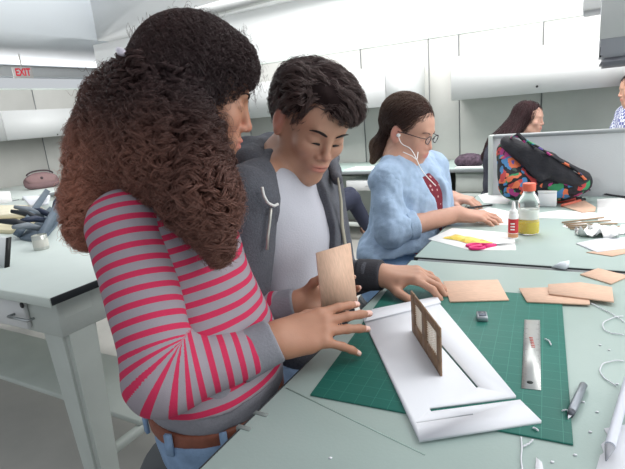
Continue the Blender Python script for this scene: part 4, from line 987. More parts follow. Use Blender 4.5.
    for t in (-2.6, -2.0, -1.3, -.6):   # belt loops
        v = tf*math.cos(t)*.128+tl*math.sin(t)*.168; q = hips+v; s_ = nz(np.cross(v, up)); mb = MB(); e = nz(v)
        mb.hexa([q-s_*.006-up*.018, q+s_*.006-up*.018, q+s_*.006-up*.018+e*.006, q-s_*.006-up*.018+e*.006], [q-s_*.006+up*.02, q+s_*.006+up*.02, q+s_*.006+up*.02+e*.006, q-s_*.006+up*.02+e*.006]); part('belt_loop', mb, J, jn)
    for k_ in (kR, kL):
        mb = Solid(); mb.cap(A(k_[0]-.02, k_[1], .06), A(k_[0]+.08, k_[1]+.05, .045), .045, .038, .02).plane(A(0, 0, .002), -up); cloth(mb, .006, 'shoe', BLACK, o, wr=0.0)
    # ---------------- hair
    clip = P(137, 63, .86)
    H = Solid(); D3 = R
    H.ell(hc+R[2]*.046-R[1]*.008, R, A(.090, .106, .092), .03)
    H.ell(hc+R[2]*.065+R[1]*.055, R, A(.070, .045, .050), .02)
    H.cap(P(132, 80, .87), P(122, 105, .90), .020, .045, .03).cap(P(122, 105, .90), P(116, 155, .90), .048, .056, .05).cap(P(116, 155, .90), P(101, 205, .89), .056, .042, .05).cap(P(94, 205, .88), P(84, 230, .87), .040, .018, .03)
    H.cap(P(160, 100, .84), P(180, 150, .80), .068, .066, .05).cap(P(180, 150, .80), P(200, 196, .755), .064, .044, .05).cap(P(202, 200, .75), P(219, 248, .75), .038, .009, .03)
    H.cap(P(120, 150, .86), P(165, 160, .82), .060, .060, .04)
    H.ell(hc+R[1]*.135-R[2]*.03, R, A(.11, .088, .078), .012, op=-1); V, F = H.mesh(.006); cv, cf = Solid.mesh(H, .005, disp=lambda X: .008+.005*noise(X, 130)+.005*noise(X, 260, 6), slack=.02)
    def okhair(c, n):   # not inside the head or facing away deep behind
        return 1.0
    allp = []; allr = []; allc = []
    def shade(P_, lo, hi):  # ends lighter; sunlit tone of the back hair is put into the colour too
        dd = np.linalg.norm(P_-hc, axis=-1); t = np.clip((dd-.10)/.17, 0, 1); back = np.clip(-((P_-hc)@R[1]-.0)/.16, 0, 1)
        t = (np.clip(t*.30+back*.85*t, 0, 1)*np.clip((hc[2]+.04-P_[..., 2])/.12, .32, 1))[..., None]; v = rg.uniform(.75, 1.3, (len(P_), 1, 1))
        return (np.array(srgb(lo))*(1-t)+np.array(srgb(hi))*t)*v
    # pulled-back strands on the crown
    st, nr = surface_pts(V, F, 5200, rg, lambda c, n: ((((c-hc)@R[2]) > -.01) & ((((c-clip)@R[1]) > .0) | (c[:, 2] > clip[2])) & (np.linalg.norm(c-(hc+R[2]*.04), axis=1) < .16)).astype(float))
    def fl(p):
        v = clip-p; v /= np.linalg.norm(v, axis=1)[:, None]+1e-9; return v
    G = grow(H, st, fl, 26, .0045, .001, rg, curl=(.0045, .034)); allp.append((G, .00055))
    # loose locks of curls all over the mass: strands of one lock share its spiral
    nl = 1500; ch = 11; st, nr = surface_pts(V, F, nl, rg, lambda c, n: ((((c-hc)@R[2]) < .015) | ((((c-hc)@R[2]) < .045) & (((c-hc)@R[1]) < .03)) | ((((c-clip)@R[1]) < .0) & (c[:, 2] < clip[2]-.0))).astype(float)*np.where(n@nz(CC-hc) > -.3, 1, .25))
    rr = rg.normal(size=(nl, 3))*.22
    def fd(p):
        v = A(0, 0, -1)+rr; return v/np.linalg.norm(v, axis=1)[:, None]
    G2 = grow(H, st, fd, 46, .0027, .004, rg, curl=(.0095, .030), lift=.008)
    G2 = (G2[:, None]+rg.normal(size=(nl, ch, 1, 3))*.0016+rg.normal(size=(nl, ch, 1, 3))*.0035*np.linspace(0, 1, 46)[None, None, :, None]**2).reshape(-1, 46, 3)
    q_ = G2-hc; face = (q_@R[1] > .042) & (q_@R[2] < .052) & (q_@R[2] > -.17) & (np.abs(q_@R[0]) < .11)
    keep = ~face.any(1); allp.append((G2[keep], .0006))
    # flyaways around the outline
    st, nr = surface_pts(V, F, 900, rg, lambda c, n: (((c-hc)@R[1] < .08) | ((c-hc)@R[2] > .03)).astype(float))
    M = 22; t = np.arange(M)[None, :, None]; rr2 = rg.normal(size=(len(st), 1, 3))*.5; G3 = st[:, None]+(nr[:, None]*.5+rr2+A(0, 0, -.4))*t*.0011
    a = np.cross(nr, A(.2, .3, 1)); a /= np.linalg.norm(a, axis=1)[:, None]; th = t*.75+rg.uniform(0, 6, (len(st), 1, 1)); G3 = G3+.0055*(a[:, None]*np.cos(th)+A(0, 0, 1)*np.sin(th))
    allp.append((G3, .00045))
    mb = MB(); cols = []
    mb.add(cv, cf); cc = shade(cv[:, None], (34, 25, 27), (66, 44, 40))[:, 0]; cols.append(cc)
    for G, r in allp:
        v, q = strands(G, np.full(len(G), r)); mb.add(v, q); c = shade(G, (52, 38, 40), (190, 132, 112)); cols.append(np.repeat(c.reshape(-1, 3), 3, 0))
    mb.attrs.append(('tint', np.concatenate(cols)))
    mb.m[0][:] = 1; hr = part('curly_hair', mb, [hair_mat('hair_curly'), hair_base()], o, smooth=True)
    m_ = MB(); s_ = R[0]; 
    cp_, _ = project(H, np.array([P(131, 56, .82), P(136, 61, .80), P(143, 66, .80)]), .014, 3); m_.tube(cp_, [.005, .007, .005], 8); part('hair_clip', m_, mat('clip_silver', (214, 208, 220), .3, metal=.4), hr, smooth=True)
    return o, hips
W_, wh = woman()
stool(wh[0]-.02, wh[1]-.02, wh[2]-.13, 'stool under the woman in the striped top')
# ================================================================== young man in the grey hoodie
def man():
    rg = np.random.default_rng(21); up = A(0, 0, 1)
    hc = P(312, 123, 1.05); fw = nz(A(.58, -.46, -.44)); R = frame(fw, up+.22*_r*1.0); hs = .94
    tf = nz(A(.995, .06, 0)); tl = A(-tf[1], tf[0], 0); F3 = np.stack([tl, tf, up])
    chest = P(290, 236, 1.15); belly = P(302, 320, 1.17); hips = P(292, 385, 1.18); hips[0] = min(hips[0], -.60)
    neck = P(287, 160, 1.14)
    shR = chest-tl*.170+up*.122; shL = chest+tl*.170+up*.118;
    elR = shR+A(-.02, -.05, -.27); wrR = elR+A(.13, .12, -.14)
    wrL = onz(381, 275, .962); elL = P(336, 282, 1.27)
    S = Solid(); head(S, hc, R, hs)
    S.cap(hc-R[2]*.06*hs-R[1]*.03, neck, .052, .058, .03)
    S.cap(neck, chest+up*.02, .050, .06, .03).ell(chest, F3, A(.15, .09, .14), .05).ell(belly, F3, A(.13, .085, .13), .05).ell(hips, F3, A(.14, .10, .10), .05)
    S.cap(neck, shR, .045, .05, .03).cap(neck, shL, .045, .05, .03)
    S.chain([shR, elR, wrR], [.048, .038, .027], .02).chain([shL, elL, wrL], [.048, .038, .026], .02)
    nails = []
    k0 = onz(420, 275, .968); dL = nz(k0-wrL)
    hand(S, wrL, dL, up+A(0, -.12, 0), 'L', [(30, 30, 15), (32, 30, 18), (30, 30, 18), (28, 28, 15)], [8, 0, -7, -14], thumb=((.70, .65, -.30), (.85, .40, -.35), (.95, .15, -.30)), s=1.0, nails=nails)
    hand(S, wrR, nz(A(.7, .3, -.3)), up, 'R', [(25, 25, 15)]*4, [4, 0, -4, -8], s=1.0)
    kR = hips-tl*.10+tf*.42; kL = hips+tl*.10+tf*.42
    for sg, k_ in ((-1, kR), (1, kL)): k_[2] = .675; S.cap(hips+tl*.085*sg-up*.05, k_, .07, .05, .03); S.cap(k_, A(k_[0]-.02, k_[1], .10), .046, .034, .02)
    o = body_mesh(S, .0029, (186, 142, 120), 'person', 'young man with dark wavy hair in a grey hoodie over a white t-shirt', heads=[(hc, R, hs)], nails=nails, lip=(186, 112, 104))
    def HL(x, y, z): return hc+(R[0]*x+R[1]*y+R[2]*z)*hs
    for x in (-1, 1):
        mb = MB(); mb.tube([HL(x*(.017+.027*t), .0870-.010*t*t, -.0058+.0015*math.sin(t*3)) for t in np.linspace(0, 1, 7)], .0026, 6); part('eyelashes', mb, mat('lash', (28, 20, 20), .6), o)
        mb = MB(); mb.tube([HL(x*(.012+.038*t), .0945-.014*t*t, .019+.007*math.sin(t*2.6)) for t in np.linspace(0, 1, 8)], [.003, .0045, .005, .005, .0045, .0038, .0028, .0015], 6, squash=.5); part('eyebrow', mb, mat('lash', (28, 20, 20), .6), o)
    # t-shirt
    TS = mat('white_tshirt', (182, 183, 193), .85, .02, 20, .15, 300)
    C = Solid(); C.cap(neck-up*.028, shR-up*.012, .064, .056, .03).cap(neck-up*.028, shL-up*.012, .064, .056, .03)
    C.ell(chest, F3, A(.165, .108, .16), .05).ell(belly, F3, A(.150, .105, .16), .06).ell(hips+up*.03, F3, A(.155, .112, .10), .05)
    C.plane(hips+up*.00, -up)
    nk = neck+tf*.035-up*.012; C.ell(nk, np.stack([tl, nz(tf*.85-up*.5), nz(up*.85+tf*.5)]), A(.058, .050, .050), .006, op=-1)
    def fold(X):
        u_ = (X-chest)@up; return .006*noise(X*A(1, 1, .7), 24)+.0045*noise(X*A(1, 1, .5), 58, 5)
    ts = cloth(C, .0038, 'tshirt', TS, o, disp=fold)
    ring = [nk+(tl*.058*math.cos(a)+nz(tf*.85-up*.5)*.050*math.sin(a))+nz(up*.85+tf*.5)*(-.004) for a in np.linspace(-.5, math.pi+.5, 30)]
    ringp, _ = project(C, np.array(ring), .001, 4)
    mb = MB(); mb.tube(ringp, .0035, 6, squash=.8); part('collar', mb, TS, ts, smooth=True)
    # chest pocket outline
    pc = chest+tl*.055+up*.02
    pk = np.array([pc+tl*a+up*b+tf*.13 for a, b in ((-.035, .04), (-.035, -.03), (-.02, -.045), (.02, -.045), (.035, -.03), (.035, .04), (-.035, .04))])
    pk = np.concatenate([np.linspace(pk[i], pk[i+1], 8) for i in range(6)]); pkp, _ = project(C, pk, -.0005, 6); mb = MB(); mb.tube(pkp, .0013, 5); part('pocket_seam', mb, TS, ts, smooth=True)
    # hoodie
    HD = mat('charcoal_hoodie', (84, 86, 94), .9, .16, 260, .3, 300)
    C2 = Solid(); C2.cap(neck-up*.030, shR-up*.003, .072, .070, .03).cap(neck-up*.030, shL-up*.003, .072, .070, .03)
    C2.ell(chest, F3, A(.178, .124, .17), .05).ell(belly, F3, A(.168, .122, .17), .06).ell(hips+up*.04, F3, A(.175, .130, .10), .05)
    C2.plane(hips+up*.03, -up)
    f0 = P(306, 160, 1.02); f1 = P(308, 380, 1.02)
    C2.cap(P(306, 150, 1.02), P(310, 235, 1.02), .078, .084, .006, op=-1); C2.cap(P(310, 235, 1.02), P(308, 390, 1.03), .084, .088, .006, op=-1)
    C2.ell(neck+up*.03+tf*.02, F3, A(.056, .064, .09), .01, op=-1)
    hd = cloth(C2, .0042, 'hoodie', HD, o, disp=lambda X: .006*noise(X, 28)+.0045*noise(X, 66, 4))
    sl = Solid(); sl.chain([shR, elR], [.070, .058], .03).cap(elR, wrR, .058, .040, .03); slR = sl; cloth(sl, .0045, 'sleeve', HD, hd, wr=.003, freq=50)
    sl = Solid(); sl.chain([shL, elL], [.068, .056], .03).cap(elL, wrL-dL*.035, .054, .038, .03); cloth(sl, .004, 'sleeve', HD, hd, wr=.003, freq=50)
    k = Solid(); k.cap(wrL-dL*.06, wrL+dL*.02, .040, .036, .01).plane(wrL+dL*.004, dL).plane(wrL-dL*.055, -dL); cloth(k, .0035, 'cuff', mat('hoodie_cuff', (56, 56, 62), .9, .1, 200, .2, 260), hd, wr=.001)
    # hood gathered behind the neck
    H_ = Solid(); hp = [P(273, 200, 1.0), P(262, 178, 1.005), P(250, 166, 1.05), P(250, 156, 1.13), P(270, 148, 1.22), P(328, 158, 1.24), P(338, 180, 1.13)]
    H_.chain(hp, [.012, .026, .038, .042, .036, .024, .012], .02); cloth(H_, .0042, 'hood', HD, hd, disp=lambda X: .004*noise(X, 55)+.002*noise(X, 110, 7))
    LN = mat('hoodie_lining', (158, 154, 140), .85, .05, 100, .1, 200)
    e = np.array([P(x, y, D) for x, y, D in ((338, 178, 1.08), (341, 200, 1.10), (342, 225, 1.11), (346, 250, 1.12), (349, 275, 1.12))]); mb = MB(); mb.tube(e, [.003, .005, .006, .006, .005], 8, squash=.6); part('lining_strip', mb, LN, hd, smooth=True)
    def on_front(x, y, off):
        D_ = np.linspace(.8, 1.2, 200); X = np.array([P(x, y, d) for d in D_]); v = np.minimum(C2.ev(X), slR.ev(X)); return X[np.argmax(v < off)]
    WC = mat('cord_white', (214, 214, 212), .7)
    mb = MB(); t = np.linspace(0, 1, 14); pts = np.array([P(262, 187, 1.0), P(265, 196, .99), P(270, 204, .985), P(276, 206, .985), P(278, 203, .985)]); pp_ = np.stack([np.interp(t*4, range(5), pts[:, i]) for i in range(3)], 1); pp_ = np.array([on_front(np.interp(a*4, range(5), (262, 264, 268, 274, 278)), np.interp(a*4, range(5), (187, 196, 203, 206, 204)), .012) for a in t]); mb.tube(pp_, .0028, 7); part('drawstring', mb, WC, hd, smooth=True)
    z = np.array([P(x, y, .997+.0002*(y-200)) for x, y in ((268, 208), (266, 220), (263, 235), (262, 250))]); z = np.array([on_front(x, y, .009) for x, y in ((271, 208), (270, 220), (268, 235), (267, 250))]); mb = MB(); mb.tube(z, .0028, 6); part('zipper', mb, mat('zip_silver', (190, 190, 184), .4, metal=.5), hd, smooth=True)
    # trousers, shoes
    J = mat('dark_trousers', (52, 56, 66), .85, .1, 60, .2, 400)
    k = Solid(); k.ell(hips, F3, A(.155, .115, .10), .05)
    for sg, k_ in ((-1, kR), (1, kL)): k.cap(hips+tl*.085*sg-up*.05, k_, .082, .064, .04); k.cap(k_, A(k_[0]-.02, k_[1], .13), .062, .055, .02)
    cloth(k, .006, 'trousers', J, o, wr=.003, freq=50)
    for k_ in (kR, kL):
        m_ = Solid(); m_.cap(A(k_[0]-.02, k_[1], .06), A(k_[0]+.09, k_[1]-.03, .045), .045, .038, .02).plane(A(0, 0, .002), -up); cloth(m_, .006, 'shoe', BLACK, o, wr=0.0)
    # hair: volume with swept locks
    H = Solid(); H.ell(hc+R[2]*.050*hs-R[1]*.022-_r*.006, R, A(.080, .097, .080)*hs, .02).ell(hc+R[2]*.092+R[1]*.025+R[0]*.008, R, A(.056, .058, .026), .03)
    H.ell(hc+R[2]*.02-R[1]*.055, R, A(.072, .062, .078), .03)
    H.ell(hc+R[2]*.072+R[1]*.066+R[0]*.018, R, A(.040, .034, .028), .02).ell(hc+R[2]*.07-R[0]*.072, R, A(.022, .055, .045), .02)
    H.ell(hc+R[1]*.115-R[2]*.005, R, A(.058, .060, .062), .012, op=-1)
    for x in (-1, 1): H.ell(hc+R[0]*.085*x+R[2]*(-.010)+R[1]*.004, R, A(.024, .034, .040), .01, op=-1)
    H.plane(hc-R[2]*.075-R[1]*.02, -R[2]+R[1]*.1)
    V, F = H.mesh(.004); cv, cf = H.mesh(.004, disp=lambda X: .003+.004*noise(X*A(1, 1, .6), 90)+.003*noise(X, 190, 6), slack=.015)
    part_pt = hc+R[2]*.11+R[1]*.05-R[0]*.022
    nl = 620; st, nr = surface_pts(V, F, nl, rg)
    lr = np.sign((st-part_pt)@R[0]+rg.normal(size=nl)*.008)[:, None]; rr = rg.normal(size=(nl, 3))*.30
    def fl(p):
        top = np.clip(((p-hc)@R[2]-.03)/.07, 0, 1)[:, None]; v = R[0]*lr*.7*top-R[2]*(1.0-.7*top)-R[1]*(.55*(lr < 0)+.0)+R[1]*(.45*(lr > 0)*top)+rr*.8; return v/np.linalg.norm(v, axis=1)[:, None]
    G = grow(H, st, fl, 15, .0036, .002, rg, curl=(.0022, .045), lift=.005)
    ch = 13; off = rg.normal(size=(nl, ch, 1, 3))*.0034*(1-.5*np.linspace(0, 1, 15)[None, None, :, None]); Gc = (G[:, None]+off).reshape(-1, 15, 3)
    mb = MB(); mb.add(cv, cf); cols = [np.tile(np.array(srgb((48, 38, 38))), (len(cv), 1))]
    v, q = strands(Gc, np.full(len(Gc), .00055)); mb.add(v, q); c = np.array(srgb((86, 70, 68)))[None]*rg.uniform(.6, 1.5, (len(Gc), 1)); cols.append(np.repeat(c, 45, 0))
    mb.attrs.append(('tint', np.concatenate(cols))); mb.m[0][:] = 1; part('wavy_hair', mb, [hair_mat('hair_wavy', .35), hair_base()], o, smooth=True)
    return o, hips
def pr_(p): q = np.asarray(p)-CC; z = q@_f; return (round(312.5+FPX*(q@_r)/z, 1), round(234.5-FPX*(q@_u)/z, 1), round(z, 3))
M_, mh = man()
stool(mh[0]-.02, mh[1], mh[2]-.12, 'stool under the young man in the hoodie')
# plywood piece held up in the woman's hand
q = [P(322, 309, .900), P(357, 300, .935), P(350.5, 243, .925), P(316.5, 253, .89)]; n = nz(np.cross(q[1]-q[0], q[3]-q[0]))*.0032
if n@_f < 0: n = -n
mb = MB(); mb.hexa(q, [p_+n for p_ in q]); mb.build('plywood_piece', PLY, label='upright plywood rectangle held up in the hand between the two students', cat='plywood piece')
# ================================================================== woman with glasses at the far table
def glasses_woman():
    rg = np.random.default_rng(31); up = A(0, 0, 1)
    hc = P(408, 131, 1.75); fw = nz(A(.92, -.14, -.38)); R = frame(fw, up); hs = .95
    tf = nz(A(.97, -.24, 0)); tl = A(-tf[1], tf[0], 0); F3 = np.stack([tl, tf, up])
    chest = P(411, 202, 1.82); belly = P(409, 237, 1.82); hips = P(398, 265, 1.82); neck = P(400, 156, 1.775)
    shR = chest-tl*.155+up*.105; shL = chest+tl*.155+up*.105;
    wrR = onz(458, 214, .958); elR = P(391, 230, 1.66); wrL = onz(452, 197.5, .955); elL = shL+A(.03, .02, -.24)
    S = Solid(); head(S, hc, R, hs)
    S.ell(hc+R[1]*.035-R[2]*.05, R, A(.056, .05, .05), .03)
    S.cap(hc-R[2]*.06-R[1]*.02, neck, .045, .050, .03).cap(neck, chest+up*.02, .050, .07, .03).ell(chest, F3, A(.14, .09, .12), .05).ell(belly, F3, A(.14, .11, .12), .05).ell(hips, F3, A(.15, .12, .11), .05)
    S.cap(neck, shR, .045, .05, .03).cap(neck, shL, .045, .05, .03)
    S.chain([shR, elR, wrR], [.050, .042, .028], .02).chain([shL, elL, wrL], [.050, .042, .028], .02)
    dR = nz(onz(497, 217, .945)-wrR); dL = nz(onz(480, 202, .945)-wrL)
    hand(S, wrR, dR, up+A(0, -.2, 0), 'R', [(14, 25, 12), (16, 25, 12), (18, 25, 12), (18, 22, 12)], [6, 0, -6, -12], s=.95)
    hand(S, wrL, dL, up, 'L', [(22, 30, 15), (24, 30, 15), (26, 30, 15), (26, 28, 15)], [6, 0, -4, -8], s=.95)
    kR = hips-tl*.11+tf*.40; kL = hips+tl*.11+tf*.40
    kR = P(392, 262, 1.72)*0+kR
    for sg, k_ in ((-1, kR), (1, kL)): k_[2] = .665; S.cap(hips+tl*.09*sg-up*.05, k_, .075, .055, .03); S.cap(k_, A(k_[0]-.05, k_[1], .12), .05, .036, .02)
    o = body_mesh(S, .0042, (198, 152, 132), 'person', 'woman with glasses and white earphones in a light blue denim shirt', heads=[(hc, R, hs)])
    def HL(x, y, z): return hc+(R[0]*x+R[1]*y+R[2]*z)*hs
    for x in (-1, 1):
        mb = MB(); mb.tube([HL(x*(.017+.026*t), .0865-.010*t*t, -.003) for t in np.linspace(0, 1, 6)], .0013, 5); part('eyelashes', mb, mat('lash', (28, 20, 20), .6), o)
        mb = MB(); mb.tube([HL(x*(.013+.036*t), .094-.014*t*t, .021+.006*math.sin(t*2.6)) for t in np.linspace(0, 1, 7)], .0022, 6, squash=.5); part('eyebrow', mb, mat('brow_brown', (72, 52, 44), .6), o)
    # maroon top
    C = Solid(); C.cap(neck-up*.08, shR-up*.01, .052, .054, .03).cap(neck-up*.08, shL-up*.01, .052, .054, .03).ell(chest, F3, A(.160, .118, .14), .05).ell(belly, F3, A(.150, .122, .13), .06)
    C.ell(neck+tf*.05-up*.01, F3, A(.075, .07, .08), .01, op=-1)
    m = mat('maroon_floral', (112, 36, 50), .85); nt = m.node_tree; N = nt.nodes; L = nt.links; vo = N.new('ShaderNodeTexVoronoi'); vo.inputs['Scale'].default_value = 42; tc = N.new('ShaderNodeTexCoord'); L.new(tc.outputs['Object'], vo.inputs['Vector'])
    lt_ = N.new('ShaderNodeMath'); lt_.operation = 'LESS_THAN'; lt_.inputs[1].default_value = .22; L.new(vo.outputs['Distance'], lt_.inputs[0]); mx = N.new('ShaderNodeMix'); mx.data_type = 'RGBA'; L.new(lt_.outputs[0], mx.inputs['Factor']); mx.inputs['A'].default_value = (*srgb((112, 30, 46)), 1); mx.inputs['B'].default_value = (*srgb((188, 150, 150)), 1); L.new(mx.outputs['Result'], N['Principled BSDF'].inputs['Base Color'])
    cloth(C, .0055, 'maroon_top', m, o, wr=.002)
    # denim shirt
    D_ = mat('light_denim_shirt', (158, 180, 206), .85, .12, 26, .25, 300)
    C2 = Solid(); C2.cap(neck-up*.035, shR, .066, .064, .03).cap(neck-up*.035, shL, .066, .064, .03).ell(chest, F3, A(.178, .135, .15), .05).ell(belly, F3, A(.172, .140, .14), .06).ell(hips+up*.05, F3, A(.178, .140, .10), .05)
    C2.plane(hips+up*.065, -up+tf*.15)
    C2.cap(neck+tf*.12, chest+tf*.17-up*.02, .052, .050, .008, op=-1).cap(chest+tf*.17-up*.02, belly+tf*.19-up*.05, .056, .055, .008, op=-1)
    C2.ell(neck+up*.045+tf*.03, F3, A(.060, .065, .08), .01, op=-1)
    sh = cloth(C2, .0055, 'denim_shirt', D_, o, disp=lambda X: .006*noise(X, 26)+.008*noise(X*A(1, 1, .6), 75, 5)+.003*noise(X, 170, 3))
    sl = Solid(); sl.chain([shR, elR], [.058, .054], .03); e2 = elR+(wrR-elR)*.22; sl.cap(elR, e2, .054, .050, .03); cloth(sl, .005, 'sleeve', D_, sh, disp=lambda X: .006*noise(X, 34)+.007*noise(X*A(1, 1, .6), 90, 5)+.003*noise(X, 190, 3))
    dd = nz(wrR-elR); k = Solid(); k.cap(e2-dd*.02, e2+dd*.04, .055, .051, .01).plane(e2+dd*.035, dd).plane(e2-dd*.005, -dd); cloth(k, .005, 'rolled_cuff', D_, sh, wr=.002, freq=80)
    sl = Solid(); sl.chain([shL, elL], [.070, .060], .03).cap(elL, elL+(wrL-elL)*.3, .06, .052, .03); cloth(sl, .006, 'sleeve', D_, sh, wr=.004, freq=50)
    for sg in (-1, 1):   # collar wings
        a = neck-tl*.03*-sg+tf*.055+up*.005; mb = MB(); w0 = neck+tl*.055*sg-tf*.02+up*.02; w1 = neck+tl*.045*sg+tf*.065-up*.02; w2 = neck+tl*.10*sg+tf*.07-up*.06; w3 = neck+tl*.095*sg-tf*.02-up*.012
        nn = nz(np.cross(w1-w0, w3-w0))*.004; mb.hexa([w0, w1, w2, w3], [w0+nn, w1+nn, w2+nn, w3+nn]); part('collar', mb, D_, sh)
    # jeans
    J = mat('pale_blue_jeans', (146, 180, 220), .85, .06, 30, .2, 400)
    k = Solid(); k.ell(hips, F3, A(.168, .134, .13), .05)
    for sg, k_ in ((-1, kR), (1, kL)): k.cap(hips+tl*.09*sg-up*.05, k_, .092, .072, .04); k.cap(k_, A(k_[0]-.05, k_[1], .14), .068, .056, .02)
    k.plane(hips+up*.085, up); cloth(k, .006, 'jeans', J, o, wr=.003, freq=50)
    for k_ in (kR, kL):
        m_ = Solid(); m_.cap(A(k_[0]-.05, k_[1], .06), A(k_[0]+.05, k_[1], .045), .045, .038, .02).plane(A(0, 0, .002), -up); cloth(m_, .007, 'shoe', mat('shoe_grey', (70, 70, 76), .7), o, wr=0.0)
    # hair pulled back into a low ponytail
    H = Solid(); H.ell(hc+R[2]*.046-R[1]*.024, R, A(.081, .100, .085), .02); H.ell(hc+R[1]*.132-R[2]*.018, R, A(.075, .066, .064), .010, op=-1)
    for x in (-1, 1): H.ell(hc+R[0]*.085*x-R[2]*.020+R[1]*.012, R, A(.026, .042, .036), .01, op=-1)
    H.plane(hc-R[2]*.06-R[1]*.07, -R[2]+R[1]*.5)
    knot = P(387, 133, 1.80); H.cap(knot, hc-R[1]*.07-R[2]*.01, .026, .045, .03)
    H.cap(knot, P(379, 146, 1.80), .022, .032, .02).cap(P(379, 146, 1.80), P(373, 161, 1.79), .030, .010, .02)
    V, F = H.mesh(.005); cv, cf = H.mesh(.005, disp=lambda X: .002+.002*noise(X, 120), slack=.01)
    nl = 4200; st, nr = surface_pts(V, F, nl, rg); rr = rg.normal(size=(nl, 3))*.12
    def fl(p):
        v = knot-p; dk = np.linalg.norm(v, axis=1)[:, None]; v = v/dk; dn = nz(P(373, 161, 1.79)-knot); past = (((p-knot)@dn) > .0)[:, None] | (dk < .03); v = np.where(past, dn, v)+rr; return v/np.linalg.norm(v, axis=1)[:, None]
    G = grow(H, st, fl, 14, .006, .0015, rg, curl=(.0012, .06), lift=.001)
    mb = MB(); mb.add(cv, cf); cols = [np.tile(np.array(srgb((58, 42, 38))), (len(cv), 1))]; v, q = strands(G, np.full(nl, .0006)); mb.add(v, q)
    tt = np.clip(np.linalg.norm(G-hc, axis=-1)/.2-.55, 0, 1)[..., None]; c = (np.array(srgb((74, 54, 48)))*(1-tt)+np.array(srgb((190, 158, 128)))*tt)*rg.uniform(.6, 1.4, (nl, 1, 1)); cols.append(np.repeat(c.reshape(-1, 3), 3, 0))
    mb.attrs.append(('tint', np.concatenate(cols))); mb.m[0][:] = 1; hr = part('tied_hair', mb, [hair_mat('hair_tied', .35), hair_base()], o, smooth=True)
    mb = MB(); mb.lathe(knot-A(.0, 0, .012), [(.026, 0), (.029, .006), (.026, .014)], 14, axis=nz(P(379, 146, 1.80)-knot)*-1); part('hair_tie', mb, BLACK, hr, smooth=True)
    # glasses
    GF = mat('glasses_frame', (44, 34, 40), .35); gl = None
    for x in (-1, 1):
        t = np.linspace(0, 2*math.pi, 25); mb = MB(); mb.tube([HL(x*.0325+.021*math.cos(a), .106-.004*abs(math.cos(a)), .004+.0145*math.sin(a)) for a in t], .0017, 6, caps=False)
        if x < 0: mb.tube([HL(-.012, .107, .008), HL(0, .110, .010), HL(.012, .107, .008)], .0016, 6)
        g = part('glasses_frame', mb, GF, o, smooth=True)
        mb = MB(); mb.tube([HL(x*.053, .102, .010), HL(x*.070, .085, .010), HL(x*.080, .03, .008), HL(x*.082, -.002, .004)], .0016, 6); part('glasses_temple', mb, GF, g, smooth=True)
        mb = MB(); mb.add([HL(x*.0325+.020*math.cos(a), .1055-.004*abs(math.cos(a)), .004+.0135*math.sin(a)) for a in t[:-1]], [list(range(24))]); part('glasses_lens', mb, mat('lens', (230, 235, 240), .05, alpha=.18), g)
    # earphones
    ear = HL(-.082, .004, -.008); c1 = [ear, ear+R[1]*.012-up*.03-tl*.004, P(411, 147, 1.655), P(417, 160, 1.655), P(421, 170, 1.66), P(428, 178, 1.665), P(436, 186, 1.67)]
    c1 = np.array(c1); t = np.linspace(0, len(c1)-1, 40); q = np.stack([np.interp(t, range(len(c1)), c1[:, i]) for i in range(3)], 1)
    for _ in range(14): q[1:-1] = (q[:-2]+2*q[1:-1]+q[2:])/4
    mb = MB(); mb.tube(q, .0016, 6); e = mb.build('earphones', PAPER, smooth=True, label='white earphone cord hanging from the ear of the woman with glasses', cat='earphones')
    mb = MB(); mb.lathe(ear+tl*.006, [(.006, 0), (.007, .004), (.005, .010)], 12, axis=-tl); part('earbud', mb, PAPER, e, smooth=True)
    c2 = np.array([P(403, 152, 1.67), P(412, 156, 1.655), P(417, 160, 1.65), P(418, 152, 1.66)]); t = np.linspace(0, 3, 20); mb = MB(); mb.tube(np.stack([np.interp(t, range(4), c2[:, i]) for i in range(3)], 1), .0015, 6); part('cord', mb, PAPER, e, smooth=True)
    # pen under the hand
    a = onz(468, 208, T+.02); b = onz(492, 205, T+.006); mb = MB(); mb.tube([a, b], .004, 8); pn = mb.build('pen', BLACK, smooth='auto', label='dark pen in the hands of the woman with glasses', cat='pen'); mb = MB(); mb.tube([b, b+(b-a)*.15], [.003, .0008], 8); part('tip', mb, CHROME, pn)
    return o, hips
G_, gh = glasses_woman()
stool(gh[0]-.02, gh[1], gh[2]-.125, 'stool under the woman with glasses')

